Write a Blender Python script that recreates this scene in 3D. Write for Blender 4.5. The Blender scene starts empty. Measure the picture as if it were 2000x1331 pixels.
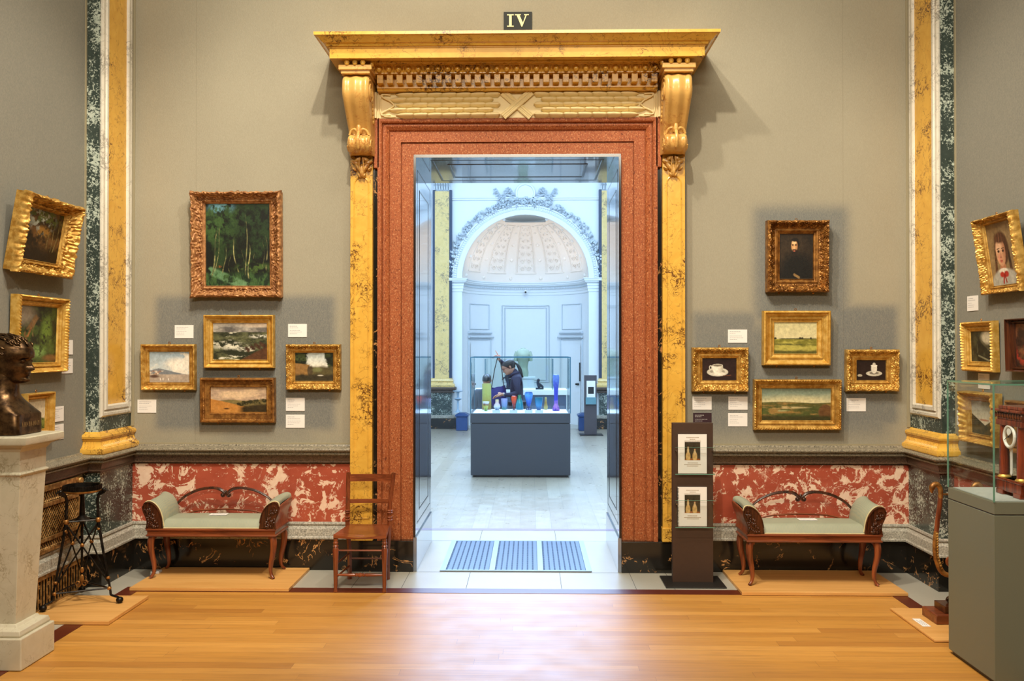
import bpy, math, random
import numpy as np
from mathutils import Vector, Matrix, noise as mnoise
PI = math.pi
random.seed(7)
SC = bpy.context.scene
COL = SC.collection

# ---------------------------------------------------------------- camera, world, lights, exposure
F_PX = 1750.0
YAW = math.atan(35 / F_PX)                 # the camera looks slightly left of the doorway axis
PITCH = math.atan(14.5 / F_PX * math.cos(YAW))
CAM = Vector((0.10, -7.0, 1.75))
cd = bpy.data.cameras.new('camera'); cam = bpy.data.objects.new('camera', cd); COL.objects.link(cam)
cd.sensor_width = 36.0; cd.lens = F_PX / 2000 * 36.0; cd.clip_start = 0.05; cd.clip_end = 100
cam.location = CAM
cam.rotation_euler = (PI / 2 + PITCH, 0, YAW)
SC.camera = cam
VS = SC.view_settings
VS.view_transform = 'Standard'; VS.look = 'None'; VS.gamma = 1.0; VS.use_curve_mapping = False
VS.exposure = 0.2
SC.cycles.max_bounces = 8; SC.cycles.diffuse_bounces = 4; SC.cycles.glossy_bounces = 4
SC.cycles.transmission_bounces = 8; SC.cycles.transparent_max_bounces = 16
SC.cycles.sample_clamp_indirect = 6.0; SC.cycles.caustics_reflective = False; SC.cycles.caustics_refractive = False
wd = bpy.data.worlds.new('world'); SC.world = wd; wd.use_nodes = True
wd.node_tree.nodes['Background'].inputs[0].default_value = (1.0, 0.9, 0.75, 1)
wd.node_tree.nodes['Background'].inputs[1].default_value = 0.05

def area(name, loc, size, power, color, target=None, rot=None, spread=180):
    l = bpy.data.lights.new(name, 'AREA'); l.shape = 'RECTANGLE'; l.size, l.size_y = size
    l.energy = power; l.color = color; l.spread = math.radians(spread)
    o = bpy.data.objects.new(name, l); COL.objects.link(o); o.location = loc
    if target is not None: o.rotation_euler = (Vector(target) - Vector(loc)).to_track_quat('-Z', 'Y').to_euler()
    elif rot: o.rotation_euler = rot
    return o
def spot(name, loc, target, power, color, angle, size=0.08, blend=0.6):
    l = bpy.data.lights.new(name, 'SPOT'); l.energy = power; l.color = color
    l.spot_size = math.radians(angle); l.spot_blend = blend; l.shadow_soft_size = size
    o = bpy.data.objects.new(name, l); COL.objects.link(o); o.location = loc
    o.rotation_euler = (Vector(target) - Vector(loc)).to_track_quat('-Z', 'Y').to_euler()
    return o
WARM = (1.0, 0.89, 0.72); COOL = (0.60, 0.81, 1.0)
# this room: a laylight in the ceiling and tungsten track spots
area('laylight', (0, -4.2, 7.6), (3.6, 5.0), 265, (1.0, 0.93, 0.80))
spot('track_spot_centre', (-1.1, -3.3, 7.2), (0, 0.3, 2.2), 480, WARM, 75)
spot('track_spot_left', (-0.4, -4.4, 7.2), (-2.1, 0, 1.2), 900, WARM, 46)
spot('track_spot_right', (-0.2, -4.4, 7.2), (2.1, 0, 1.2), 900, WARM, 46)
spot('track_spot_left_wall', (1.6, -3.6, 7.0), (-3.1, -1.2, 1.4), 600, WARM, 40)
spot('track_spot_right_wall', (-1.6, -3.6, 7.0), (3.1, -1.2, 1.4), 600, WARM, 40)
area('far_track_bank', (0, -9.6, 5.6), (4.5, 0.5), 150, (1.0, 0.87, 0.68), target=(0, 0, 2.9), spread=120)
# the gallery beyond: daylight laylight, cool
area('gallery_laylight', (0, 5.5, 7.3), (6.0, 7.0), 640, COOL)
area('gallery_spill_fill', (0, 10.8, 6.5), (8.0, 2.8), 900, (0.38, 0.60, 1.0), target=(0, -2.0, 0.0), spread=130)  # unseen lamp added to throw cool light through the doorway onto the floor
area('gallery_apse_glow', (0, 12.95, 3.42), (1.9, 0.1), 7, (1.0, 0.72, 0.45), rot=(PI * 0.93, 0, 0))

# ---------------------------------------------------------------- mesh building
class MB:
    def __init__(s): s.v = []; s.f = []
    def add(s, vs, fs):
        b = len(s.v); s.v += [tuple(p) for p in vs]; s.f += [tuple(b + i for i in f) for f in fs]; return s
    def box(s, x0, x1, y0, y1, z0, z1):
        if x0 > x1: x0, x1 = x1, x0
        if y0 > y1: y0, y1 = y1, y0
        if z0 > z1: z0, z1 = z1, z0
        return s.add([(x0,y0,z0),(x1,y0,z0),(x1,y1,z0),(x0,y1,z0),(x0,y0,z1),(x1,y0,z1),(x1,y1,z1),(x0,y1,z1)],
                     [(0,3,2,1),(4,5,6,7),(0,1,5,4),(1,2,6,5),(2,3,7,6),(3,0,4,7)])
    def grid(s, P, closed_u=False, closed_v=False, flip=False):
        nu, nv = len(P), len(P[0]); vs = [p for r in P for p in r]; fs = []
        for i in range(nu if closed_u else nu - 1):
            for j in range(nv if closed_v else nv - 1):
                a, b = i * nv + j, i * nv + (j + 1) % nv
                c, d = ((i + 1) % nu) * nv + (j + 1) % nv, ((i + 1) % nu) * nv + j
                fs.append((a, d, c, b) if flip else (a, b, c, d))
        return s.add(vs, fs)
    def tube(s, pts, r, n=8, cap=True, sx=1.0):
        pts = [Vector(p) for p in pts]; m = len(pts)
        rs = r if isinstance(r, (list, tuple)) else [r] * m
        up = None; P = []
        for i, p in enumerate(pts):
            t = (pts[min(i + 1, m - 1)] - pts[max(i - 1, 0)])
            t = t.normalized() if t.length > 1e-9 else Vector((0, 0, 1))
            if up is None: up = Vector((0, 0, 1)) if abs(t.z) < 0.9 else Vector((0, 1, 0))
            a = t.cross(up); a = a.normalized() if a.length > 1e-6 else t.orthogonal().normalized()
            b = a.cross(t).normalized(); up = b
            P.append([p + a * (rs[i] * sx * math.cos(2*PI*k/n)) + b * (rs[i] * math.sin(2*PI*k/n)) for k in range(n)])
        s.grid(P, closed_v=True, flip=True)
        if cap:
            b0 = len(s.v) - m * n
            s.f.append(tuple(b0 + k for k in range(n))); s.f.append(tuple(b0 + (m - 1) * n + n - 1 - k for k in range(n)))
        return s
    def lathe(s, prof, cx=0, cy=0, cz=0, n=24, a0=0, a1=2 * PI):
        full = abs(a1 - a0 - 2 * PI) < 1e-6; k = n if full else n + 1
        P = [[(cx + max(r, 1e-5) * math.cos(a0 + (a1 - a0) * j / n), cy + max(r, 1e-5) * math.sin(a0 + (a1 - a0) * j / n), cz + z) for j in range(k)] for r, z in prof]
        s.grid(P, closed_v=full); return s
    def sphere(s, c, r, n=12, m=8):
        rx, ry, rz = r if isinstance(r, (list, tuple)) else (r, r, r)
        P = [[(c[0] + rx * max(math.sin(PI*i/m), 1e-4) * math.cos(2*PI*j/n), c[1] + ry * max(math.sin(PI*i/m), 1e-4) * math.sin(2*PI*j/n), c[2] - rz * math.cos(PI*i/m)) for j in range(n)] for i in range(m + 1)]
        return s.grid(P, closed_v=True)
    def levels(s, L, cx=0, cy=0, cap=True):
        """square/rect sections: (half_x, half_y, z)"""
        P = [[(cx-a, cy-b, z), (cx+a, cy-b, z), (cx+a, cy+b, z), (cx-a, cy+b, z)] for a, b, z in L]
        b0 = len(s.v); s.grid(P, closed_v=True)
        if cap: s.f.append((b0+3, b0+2, b0+1, b0)); e = b0 + 4 * (len(L) - 1); s.f.append((e, e+1, e+2, e+3))
        return s
    def sweep(s, path, prof, fn=None, closed=False, mirror=False):
        """prof (d, h) carried along a 2D path, d to the left of travel, mitred corners; fn(a, b, h) -> 3D"""
        fn = fn or (lambda a, b, h: (a, b, h)); n = len(path); P = []
        for i in range(n):
            p = Vector(path[i])
            if closed: q0, q1 = Vector(path[i-1]), Vector(path[(i+1) % n])
            else: q0 = Vector(path[i-1]) if i else None; q1 = Vector(path[i+1]) if i < n - 1 else None
            d0 = (p - q0).normalized() if q0 is not None else (q1 - p).normalized()
            d1 = (q1 - p).normalized() if q1 is not None else d0
            n0, n1 = Vector((-d0.y, d0.x)), Vector((-d1.y, d1.x))
            m = n0 + n1; m = m / max(m.length_squared / 2, 0.15)
            P.append([fn(p.x + m.x * d, p.y + m.y * d, h) for d, h in prof])
        if mirror: P = [[(-a, b, c) for a, b, c in r] for r in P]
        s.grid(P, closed_u=closed, flip=mirror); return s
    def prism(s, poly, fn, a, b):
        """polygon (u, v) extruded from a to b, fn(u, v, w) -> 3D"""
        n = len(poly); b0 = len(s.v)
        s.v += [tuple(fn(u, v, a)) for u, v in poly] + [tuple(fn(u, v, b)) for u, v in poly]
        s.f.append(tuple(b0 + k for k in range(n))); s.f.append(tuple(b0 + 2*n - 1 - k for k in range(n)))
        for k in range(n): s.f.append((b0 + k, b0 + n + k, b0 + n + (k+1) % n, b0 + (k+1) % n))
        return s
    def xf(s, M, start=0):
        for i in range(start, len(s.v)): s.v[i] = tuple(M @ Vector(s.v[i]))
        return s
    def build(s, name, mat, parent=None, smooth=True, bevel=0, angle=0.7, sub=0, fix=True):
        me = bpy.data.meshes.new(name); me.from_pydata(s.v, [], s.f); me.update()
        if fix:
            import bmesh
            bm = bmesh.new(); bm.from_mesh(me)
            bmesh.ops.recalc_face_normals(bm, faces=bm.faces); bm.to_mesh(me); bm.free()
        o = bpy.data.objects.new(name, me); COL.objects.link(o)
        if mat: me.materials.append(mat)
        if smooth:
            me.shade_smooth(); me.set_sharp_from_angle(angle=angle)
        if bevel:
            b = o.modifiers.new('bevel', 'BEVEL'); b.width = bevel; b.segments = 2; b.limit_method = 'ANGLE'; b.angle_limit = 0.6
        if sub:
            b = o.modifiers.new('sub', 'SUBSURF'); b.levels = sub; b.render_levels = sub
        if parent:
            o.parent = parent
            if parent.name in WORLDP: o.location = -parent.location
        return o
def tag(o, label=None, cat=None, group=None, kind=None):
    if label: o['label'] = label
    if cat: o['category'] = cat
    if group: o['group'] = group
    if kind: o['kind'] = kind
    return o
def empty(name, loc=(0,0,0), rot=(0,0,0), **k):
    o = bpy.data.objects.new(name, None); COL.objects.link(o); o.location = loc; o.rotation_euler = rot
    o.empty_display_size = 0.1
    return tag(o, **k)
WORLDP = set()
def wempty(name, loc=(0,0,0), **k):
    """an Empty at the thing's base whose parts are given in room coordinates"""
    o = empty(name, loc, **k); WORLDP.add(o.name); return o
def copy_tree(o, parent=None):
    c = o.copy(); COL.objects.link(c)
    if parent: c.parent = parent
    for ch in list(o.children): copy_tree(ch, c)
    return c
def smooth_pts(pts, n=6):
    """Catmull-Rom through pts"""
    P = [Vector(p) for p in pts]; out = []
    for i in range(len(P) - 1):
        p0, p1, p2, p3 = P[max(i-1, 0)], P[i], P[i+1], P[min(i+2, len(P)-1)]
        for k in range(n):
            t = k / n
            out.append(0.5 * ((2*p1) + (p2-p0)*t + (2*p0-5*p1+4*p2-p3)*t*t + (3*p1-p0-3*p2+p3)*t**3))
    out.append(P[-1]); return out
def interp(tab, x):
    for (a, b), (c, d) in zip(tab, tab[1:]):
        if x <= c: return b + (d - b) * min(max((x - a) / (c - a), 0), 1)
    return tab[-1][1]
def spiral(c, r0, turns, n=26, k=0.2, plane='yz', dirn=1, phase=0):
    out = []
    for i in range(n):
        t = i / (n - 1); r = r0 * (1 - (1 - k) * t); a = phase + dirn * turns * 2 * PI * t
        u, v = r * math.cos(a), r * math.sin(a)
        out.append({'yz': (c[0], c[1] + u, c[2] + v), 'xz': (c[0] + u, c[1], c[2] + v), 'xy': (c[0] + u, c[1] + v, c[2])}[plane])
    return out

# ---------------------------------------------------------------- materials
def srgb(r, g, b):
    f = lambda c: (c/255/12.92) if c <= 10.3 else ((c/255 + 0.055)/1.055)**2.4
    return (f(r), f(g), f(b), 1)
class NT:
    """small node-tree writer"""
    def __init__(s, name):
        s.m = bpy.data.materials.new(name); s.m.use_nodes = True; s.t = s.m.node_tree
        s.b = s.t.nodes['Principled BSDF']; s.out = s.t.nodes['Material Output']
        s.tc = s.n('ShaderNodeTexCoord')
    def n(s, typ, **kw):
        nd = s.t.nodes.new(typ)
        for k, v in kw.items(): setattr(nd, k, v)
        return nd
    def set(s, sock, v):
        if isinstance(v, bpy.types.NodeSocket): s.t.links.new(v, sock)
        elif v is not None: sock.default_value = v
    def coord(s, scale=(1,1,1), kind='Object', rot=(0,0,0), loc=(0,0,0)):
        m = s.n('ShaderNodeMapping'); s.set(m.inputs[0], s.tc.outputs[kind]); m.inputs[3].default_value = scale
        m.inputs[2].default_value = rot; m.inputs[1].default_value = loc; return m.outputs[0]
    def noise(s, vec, scale=5, detail=4, rough=0.5, dist=0.0, out=0):
        nd = s.n('ShaderNodeTexNoise'); s.set(nd.inputs['Vector'], vec); s.set(nd.inputs['Scale'], scale)
        nd.inputs['Detail'].default_value = detail; nd.inputs['Roughness'].default_value = rough
        nd.inputs['Distortion'].default_value = dist; return nd.outputs[out]
    def voro(s, vec, scale=5, feature='F1', out=0):
        nd = s.n('ShaderNodeTexVoronoi', feature=feature); s.set(nd.inputs['Vector'], vec); nd.inputs['Scale'].default_value = scale
        return nd.outputs[out]
    def math(s, op, a, b=None, c=None, clamp=False):
        nd = s.n('ShaderNodeMath', operation=op, use_clamp=clamp); s.set(nd.inputs[0], a); s.set(nd.inputs[1], b)
        if c is not None: s.set(nd.inputs[2], c)
        return nd.outputs[0]
    def ramp(s, fac, stops, interp='LINEAR'):
        nd = s.n('ShaderNodeValToRGB'); s.set(nd.inputs[0], fac); e = nd.color_ramp.elements; nd.color_ramp.interpolation = interp
        while len(e) < len(stops): e.new(0.5)
        for el, (p, c) in zip(e, stops):
            el.position = p; el.color = c if isinstance(c, (tuple, list)) else (c, c, c, 1)
        return nd.outputs[0]
    def step(s, x, a, b):
        nd = s.n('ShaderNodeMapRange', interpolation_type='SMOOTHSTEP'); s.set(nd.inputs[0], x); nd.inputs[1].default_value = a; nd.inputs[2].default_value = b
        return nd.outputs[0]
    def mix(s, fac, a, b, blend='MIX'):
        nd = s.n('ShaderNodeMix', data_type='RGBA', blend_type=blend); s.set(nd.inputs[0], fac)
        s.set(nd.inputs[6], a); s.set(nd.inputs[7], b); return nd.outputs[2]
    def sep(s, vec):
        nd = s.n('ShaderNodeSeparateXYZ'); s.set(nd.inputs[0], vec); return nd.outputs
    def bump(s, h, strength=0.3, dist=0.01):
        nd = s.n('ShaderNodeBump'); s.set(nd.inputs['Height'], h); nd.inputs['Strength'].default_value = strength
        nd.inputs['Distance'].default_value = dist; s.t.links.new(nd.outputs[0], s.b.inputs['Normal'])
    def fin(s, color=None, rough=0.5, metal=0.0, spec=None, coat=None, ior=None):
        s.set(s.b.inputs['Base Color'], color); s.set(s.b.inputs['Roughness'], rough); s.set(s.b.inputs['Metallic'], metal)
        if spec is not None: s.b.inputs['Specular IOR Level'].default_value = spec
        if coat is not None: s.b.inputs['Coat Weight'].default_value = coat; s.b.inputs['Coat Roughness'].default_value = 0.1
        if ior is not None: s.b.inputs['IOR'].default_value = ior
        return s.m
def plain(name, rgb, rough=0.5, metal=0.0, var=0.12, vscale=12, bump=0.0, bscale=60, coat=None):
    t = NT(name); c = srgb(*rgb); v = t.coord()
    dark = tuple(x * (1 - var) for x in c[:3]) + (1,); lite = tuple(min(1, x * (1 + var)) for x in c[:3]) + (1,)
    col = t.mix(t.noise(v, vscale, 4), dark, lite)
    if bump: t.bump(t.noise(v, bscale, 3), bump, 0.004)
    return t.fin(col, rough, metal, coat=coat)

def m_red():
    t = NT('red_marble'); v = t.coord()
    base = t.mix(t.noise(v, 5, 6, .6, 1.0), srgb(142, 60, 44), srgb(184, 92, 68))
    a = t.noise(v, 6.5, 9, .64, 1.1); mask = t.math('MAXIMUM', t.step(a, .55, .57), t.math('MULTIPLY', t.step(t.noise(v, 20, 8, .7, .6), .56, .58), t.step(a, .46, .5)))
    cl = t.math('ABSOLUTE', t.math('SUBTRACT', t.noise(v, 6, 7, .6, .8), .5)); vein = t.math('SUBTRACT', 1.0, t.step(cl, .004, .016))
    vein = t.math('MULTIPLY', vein, t.step(t.noise(t.coord(loc=(4,2,9)), 2.4, 3), .48, .6))
    m = t.math('MAXIMUM', mask, vein)
    cream = t.mix(t.noise(v, 22, 5), srgb(214, 170, 140), srgb(242, 218, 194))
    return t.fin(t.mix(m, base, cream), .2, coat=.2)
def m_black():
    t = NT('black_gold_marble'); v = t.coord()
    a = t.math('ABSOLUTE', t.math('SUBTRACT', t.noise(v, 5.5, 6, .6, .9), .5)); w = t.math('SUBTRACT', 1.0, t.step(a, .003, .016))
    w = t.math('MULTIPLY', w, t.step(t.noise(t.coord(loc=(3,7,1)), 7, 4, .6), .5, .58))
    base = t.mix(t.noise(v, 9, 5), srgb(12, 11, 9), srgb(38, 34, 28))
    return t.fin(t.mix(w, base, srgb(206, 150, 92)), .13)
def m_green():
    t = NT('green_marble'); v = t.coord()
    a = t.noise(v, 58, 8, .70, .6); cl = t.noise(t.coord(loc=(5,5,2)), 6, 3, .5)
    m = t.step(t.math('ADD', t.math('MULTIPLY', a, .68), t.math('MULTIPLY', cl, .32)), .53, .555)
    base = t.mix(t.noise(v, 11, 5), srgb(24, 34, 31), srgb(66, 78, 72))
    return t.fin(t.mix(m, base, t.mix(t.noise(v, 30, 3), srgb(120, 138, 124), srgb(214, 220, 206))), .2)
def m_yellow(name='siena_marble', c0=(200,146,48), c1=(232,186,84), vein=(84,44,24), rough=.22):
    t = NT(name); v = t.coord()
    base = t.mix(t.noise(v, 7, 6, .6, 1.5), srgb(*c0), srgb(*c1))
    a = t.math('ABSOLUTE', t.math('SUBTRACT', t.noise(v, 13, 5, .6, 1.0), .5)); w = t.math('SUBTRACT', 1.0, t.step(a, .006, .034))
    w = t.math('MULTIPLY', w, t.step(t.noise(t.coord(loc=(1,9,4)), 3.2, 5, .6), .50, .60))
    bl = t.math('MULTIPLY', t.step(t.noise(v, 34, 6, .7, .5), .545, .575), t.step(t.noise(t.coord(loc=(1,9,4)), 3.2, 5, .6), .55, .62)); w = t.math('MAXIMUM', w, t.math('MULTIPLY', bl, .8))
    f = t.math('ABSOLUTE', t.math('SUBTRACT', t.noise(v, 5, 4, .6, .6), .5)); w2 = t.math('MULTIPLY', t.math('SUBTRACT', 1.0, t.step(f, .002, .008)), .45)
    return t.fin(t.mix(t.math('MAXIMUM', w, w2), base, srgb(*vein)), rough)
def m_arch():
    t = NT('rosso_travertine'); v = t.coord((1.6, 1.6, 1))
    base = t.mix(t.noise(v, 6, 6, .65, .6), srgb(136, 66, 34), srgb(170, 96, 54))
    sp = t.step(t.noise(t.coord((1,1,.7)), 110, 5, .75), .54, .60); dk = t.step(t.noise(t.coord((1,1,.6), loc=(8,1,3)), 80, 6, .75), .555, .61)
    c = t.mix(t.math('MULTIPLY', sp, .6), base, srgb(216, 156, 108)); c = t.mix(t.math('MULTIPLY', dk, .85), c, srgb(86, 34, 20))
    return t.fin(c, .55, spec=.25)
def m_granite(name='grey_granite', a=(66,60,48), b=(160,150,128), rough=.4):
    t = NT(name); v = t.coord()
    c = t.ramp(t.noise(v, 90, 6, .7), [(.36, srgb(*a)), (.62, srgb(*b))])
    return t.fin(c, rough)
def m_fabric():
    t = NT('wall_fabric'); v = t.coord(); P = t.sep(t.tc.outputs['Object'])
    base = t.mix(t.noise(v, 1.6, 5), srgb(142, 136, 118), srgb(158, 152, 132))
    # darker bluish areas of the cloth with soft edges
    bluish = None
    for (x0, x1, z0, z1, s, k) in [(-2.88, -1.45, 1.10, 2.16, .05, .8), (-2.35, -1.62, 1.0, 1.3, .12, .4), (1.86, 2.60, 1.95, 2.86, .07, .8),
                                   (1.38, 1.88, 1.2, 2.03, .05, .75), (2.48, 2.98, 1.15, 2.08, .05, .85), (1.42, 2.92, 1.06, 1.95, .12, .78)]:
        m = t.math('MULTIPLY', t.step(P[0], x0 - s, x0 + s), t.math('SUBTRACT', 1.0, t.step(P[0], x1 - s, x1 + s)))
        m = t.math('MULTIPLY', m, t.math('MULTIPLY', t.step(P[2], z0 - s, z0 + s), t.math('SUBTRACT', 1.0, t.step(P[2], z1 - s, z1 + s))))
        m = t.math('MULTIPLY', m, k); bluish = m if bluish is None else t.math('MAXIMUM', bluish, m)
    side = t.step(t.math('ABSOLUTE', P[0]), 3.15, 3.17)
    bluish = t.math('MAXIMUM', bluish, t.math('MULTIPLY', side, .55))
    c = t.mix(bluish, base, srgb(96, 101, 103))
    weave = t.noise(t.coord((1, 1, .25)), 330, 3, .7)
    c = t.mix(t.math('MULTIPLY', t.step(weave, .35, .7), .30), c, srgb(178, 172, 152))
    seam = t.math('LESS_THAN', t.math('ABSOLUTE', t.math('SUBTRACT', t.math('ABSOLUTE', P[0]), 2.56)), .0022)
    c = t.mix(t.math('MULTIPLY', seam, .18), c, srgb(80, 70, 50))
    t.bump(weave, .5, .004)
    return t.fin(c, .85, spec=.2)
def m_boards(name, along, width, length, tones, rough=.28, gap=srgb(70, 38, 14), gapw=.0016, grain_dark=.25):
    t = NT(name); P = t.sep(t.tc.outputs['Object']); a, b = (P[0], P[1]) if along == 'x' else (P[1], P[0])
    row = t.math('FLOOR', t.math('DIVIDE', b, width))
    wn = t.n('ShaderNodeTexWhiteNoise', noise_dimensions='1D'); t.set(wn.inputs['W'], row)
    sh = t.math('ADD', a, t.math('MULTIPLY', wn.outputs[0], length)); cell = t.math('FLOOR', t.math('DIVIDE', sh, length))
    cb = t.n('ShaderNodeCombineXYZ'); t.set(cb.inputs[0], row); t.set(cb.inputs[1], cell)
    w2 = t.n('ShaderNodeTexWhiteNoise', noise_dimensions='2D'); t.set(w2.inputs['Vector'], cb.outputs[0])
    col = t.ramp(w2.outputs[0], [(i / (len(tones) - 1), srgb(*c)) for i, c in enumerate(tones)])
    sc = (2.2, 38, 1) if along == 'x' else (38, 2.2, 1)
    vv = t.n('ShaderNodeVectorMath', operation='ADD'); t.set(vv.inputs[0], t.coord(sc)); t.set(vv.inputs[1], w2.outputs[1])
    g = t.noise(vv.outputs[0], 1.5, 7, .6, .4)
    col = t.mix(t.math('MULTIPLY', t.step(g, .40, .75), grain_dark), col, gap)
    fr = t.math('MULTIPLY', t.math('FRACT', t.math('DIVIDE', b, width)), width); fl = t.math('MULTIPLY', t.math('FRACT', t.math('DIVIDE', sh, length)), length)
    ln = t.math('MAXIMUM', t.math('LESS_THAN', fr, gapw), t.math('LESS_THAN', fl, gapw))
    ln = t.math('MULTIPLY', ln, t.step(t.noise(t.coord(), 3, 2), .30, .55))
    col = t.mix(t.math('MULTIPLY', ln, .75), col, gap)
    t.b.inputs['Specular IOR Level'].default_value = .75
    rr = t.math('ADD', rough - .08, t.math('MULTIPLY', t.noise(t.coord(), 6, 3), .16))
    return t.fin(col, rr)
def m_wood(name, c0, c1, axis='x', scale=1.0, rough=.3, coat=.15):
    t = NT(name); sc = {'x': (2, 26, 26), 'y': (26, 2, 26), 'z': (26, 26, 2)}[axis]; sc = tuple(q * scale for q in sc)
    g = t.noise(t.coord(sc), 1.6, 6, .6, .8)
    return t.fin(t.mix(t.step(g, .3, .72), srgb(*c0), srgb(*c1)), rough, coat=coat)
def m_gold(name, c0, c1, metal=.75, rough=.36, bscale=140, bstr=.35):
    t = NT(name); v = t.coord(); c = t.mix(t.step(t.noise(v, 24, 5, .6), .35, .68), srgb(*c0), srgb(*c1))
    t.bump(t.noise(v, bscale, 4, .6), bstr, .003)
    return t.fin(c, t.math('ADD', rough - .08, t.math('MULTIPLY', t.noise(v, 40, 3), .2)), metal)
def m_glass(name, tint=(.97, .99, .985), refl=1.45, base=0.0):
    t = NT(name); t.t.nodes.remove(t.b)
    tr = t.n('ShaderNodeBsdfTransparent'); tr.inputs[0].default_value = tint + (1,)
    gl = t.n('ShaderNodeBsdfGlossy'); gl.inputs['Roughness'].default_value = 0.02
    lw = t.n('ShaderNodeLayerWeight'); lw.inputs[0].default_value = .5
    mx = t.n('ShaderNodeMixShader'); f = t.math('ADD', t.math('MULTIPLY', t.math('POWER', lw.outputs['Facing'], 5.0), .6), .035 + base); t.set(mx.inputs[0], f)
    t.set(mx.inputs[1], tr.outputs[0]); t.set(mx.inputs[2], gl.outputs[0]); t.set(t.out.inputs[0], mx.outputs[0])
    return t.m
def m_painted(name='oil_paint'):
    t = NT(name); a = t.n('ShaderNodeVertexColor', layer_name='paint')
    t.bump(t.noise(t.coord(), 160, 3), .25, .002)
    return t.fin(a.outputs[0], .42)
def m_cvase(name, bands, scale=14, rough=.15):
    """coloured art glass: colours by height, mottled"""
    t = NT(name); P = t.sep(t.tc.outputs['Object'])
    h = t.math('ADD', t.math('MULTIPLY', P[2], 1.0 / bands[0]), t.math('MULTIPLY', t.math('SUBTRACT', t.noise(t.coord(), scale * 2.2, 5), .5), .35))
    col = t.ramp(h, [(p, srgb(*c)) for p, c in bands[1]])
    m = t.fin(col, rough); t.b.inputs['Transmission Weight'].default_value = .15; return m

SIENA_SOFT = m_yellow('smooth_siena_marble', (196, 148, 76), (222, 180, 104), (176, 116, 56), .28)
RED, BLACKM, GREEN, SIENA, ARCH = m_red(), m_black(), m_green(), m_yellow(), m_arch()
SIENA_PALE = m_yellow('pale_siena_marble', (206, 170, 92), (236, 208, 142), (120, 104, 84))
GRANITE = m_granite(); RAILDARK = m_granite('dark_brown_stone', (40, 30, 22), (96, 74, 58), .3)
LGRANITE = m_granite('light_grey_granite', (104, 102, 92), (188, 182, 166), .45)
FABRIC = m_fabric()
OAK = m_boards('oak_floor', 'x', .085, 1.9, [(176, 120, 46), (190, 134, 56), (182, 126, 50), (198, 142, 64), (166, 110, 40)], .48)
PALEOAK = m_boards('pale_oak_floor', 'y', .155, 3.1, [(148, 138, 120), (162, 152, 134), (154, 144, 126), (168, 160, 142)], .30, srgb(92, 86, 76), .003, .15)
BOARD = m_wood('pale_board', (200, 146, 78), (216, 164, 96), 'x', .5, .45, 0)
MAHOG = m_wood('mahogany', (86, 38, 18), (136, 70, 36), 'x'); MAHOGZ = m_wood('mahogany_upright', (86, 38, 18), (142, 74, 38), 'z')
CHAIRW = m_wood('chair_wood', (92, 42, 22), (136, 70, 38), 'z', 1.0, .25, .3); CHAIRX = m_wood('chair_wood_rail', (98, 46, 24), (142, 74, 40), 'x', 1.0, .25, .3)
DARKCARVE = m_wood('dark_carved_wood', (40, 18, 8), (84, 42, 20), 'z', 1, .25)
MERANTI = plain('dark_border_wood', (84, 30, 12), .4, vscale=20)
STONE = plain('pale_threshold_marble', (170, 166, 152), .3, var=.08, vscale=4)
WHITEM = m_yellow('white_marble_frame', (186, 180, 164), (222, 216, 200), (140, 134, 122), .3)
PEDM = m_yellow('veined_white_marble', (176, 168, 142), (206, 200, 178), (156, 146, 118), .3)
FRIEZEM = plain('carved_cream_marble', (238, 218, 164), .5, var=.06, vscale=6)
GOLD = m_gold('gilt', (176, 128, 52), (226, 184, 100), .6); GOLDD = m_gold('dark_gilt', (116, 74, 32), (178, 126, 62), .6, .4)
GOLDR = m_gold('reddish_gilt', (140, 92, 54), (194, 142, 90), .3, .5); GOLDP = m_gold('plain_gilt', (200, 152, 62), (230, 190, 104), .6, .42, 60, .15)
BRONZE = m_gold('bronze', (52, 36, 22), (104, 78, 50), .85, .30, 50, .1); BLACKB = m_gold('black_bronze', (16, 14, 12), (46, 40, 34), .7, .35, 80, .15)
PALEBLUE_SILK = plain('sage_silk', (140, 146, 118), .55, var=.12, vscale=40)
WHITE = plain('white_paint', (226, 230, 232), .5, var=.02); CARD = plain('white_card', (232, 228, 222), .6, var=.02)
INK = plain('grey_ink', (150, 148, 152), .7); DARKCARD = plain('dark_plum_card', (46, 18, 28), .6)
GREYL = plain('grey_laminate', (106, 108, 90), .5, var=.07, vscale=200); SLATE = plain('slate_laminate', (58, 62, 68), .5, var=.07, vscale=150)
BROWNST = plain('brown_stand', (62, 42, 30), .5, var=.15, vscale=30); BLACKST = plain('black_steel', (30, 28, 26), .4)
DGLASS = m_glass('display_glass'); GEDGE = plain('green_glass_edge', (96, 140, 120), .1); BEDGE = plain('blue_glass_edge', (50, 104, 124), .1)
PAINT = m_painted()

# ---------------------------------------------------------------- the room shell
WX, WY, PX, PY = 3.18, .08, 3.08, -.455      # side wall, back wall, corner pier faces
def struct(o): o['kind'] = 'structure'; return o
HT = 8.0
m = MB().box(-4.6, -.81, WY, 1.1, 0, HT).box(.81, 4.6, WY, 1.1, 0, HT).box(-.81, .81, WY, 1.1, 3.265, HT)
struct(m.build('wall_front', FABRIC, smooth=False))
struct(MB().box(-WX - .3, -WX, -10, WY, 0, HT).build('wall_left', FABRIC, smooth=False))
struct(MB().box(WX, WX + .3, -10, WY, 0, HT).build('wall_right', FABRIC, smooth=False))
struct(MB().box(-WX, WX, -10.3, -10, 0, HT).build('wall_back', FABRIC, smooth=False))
struct(MB().box(-WX, WX, -10, WY, 7.8, 8.0).build('ceiling', WHITE, smooth=False))
struct(MB().box(-WX - .3, WX + .3, -10, -.0, -.2, 0).build('floor', OAK, smooth=False))
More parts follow.
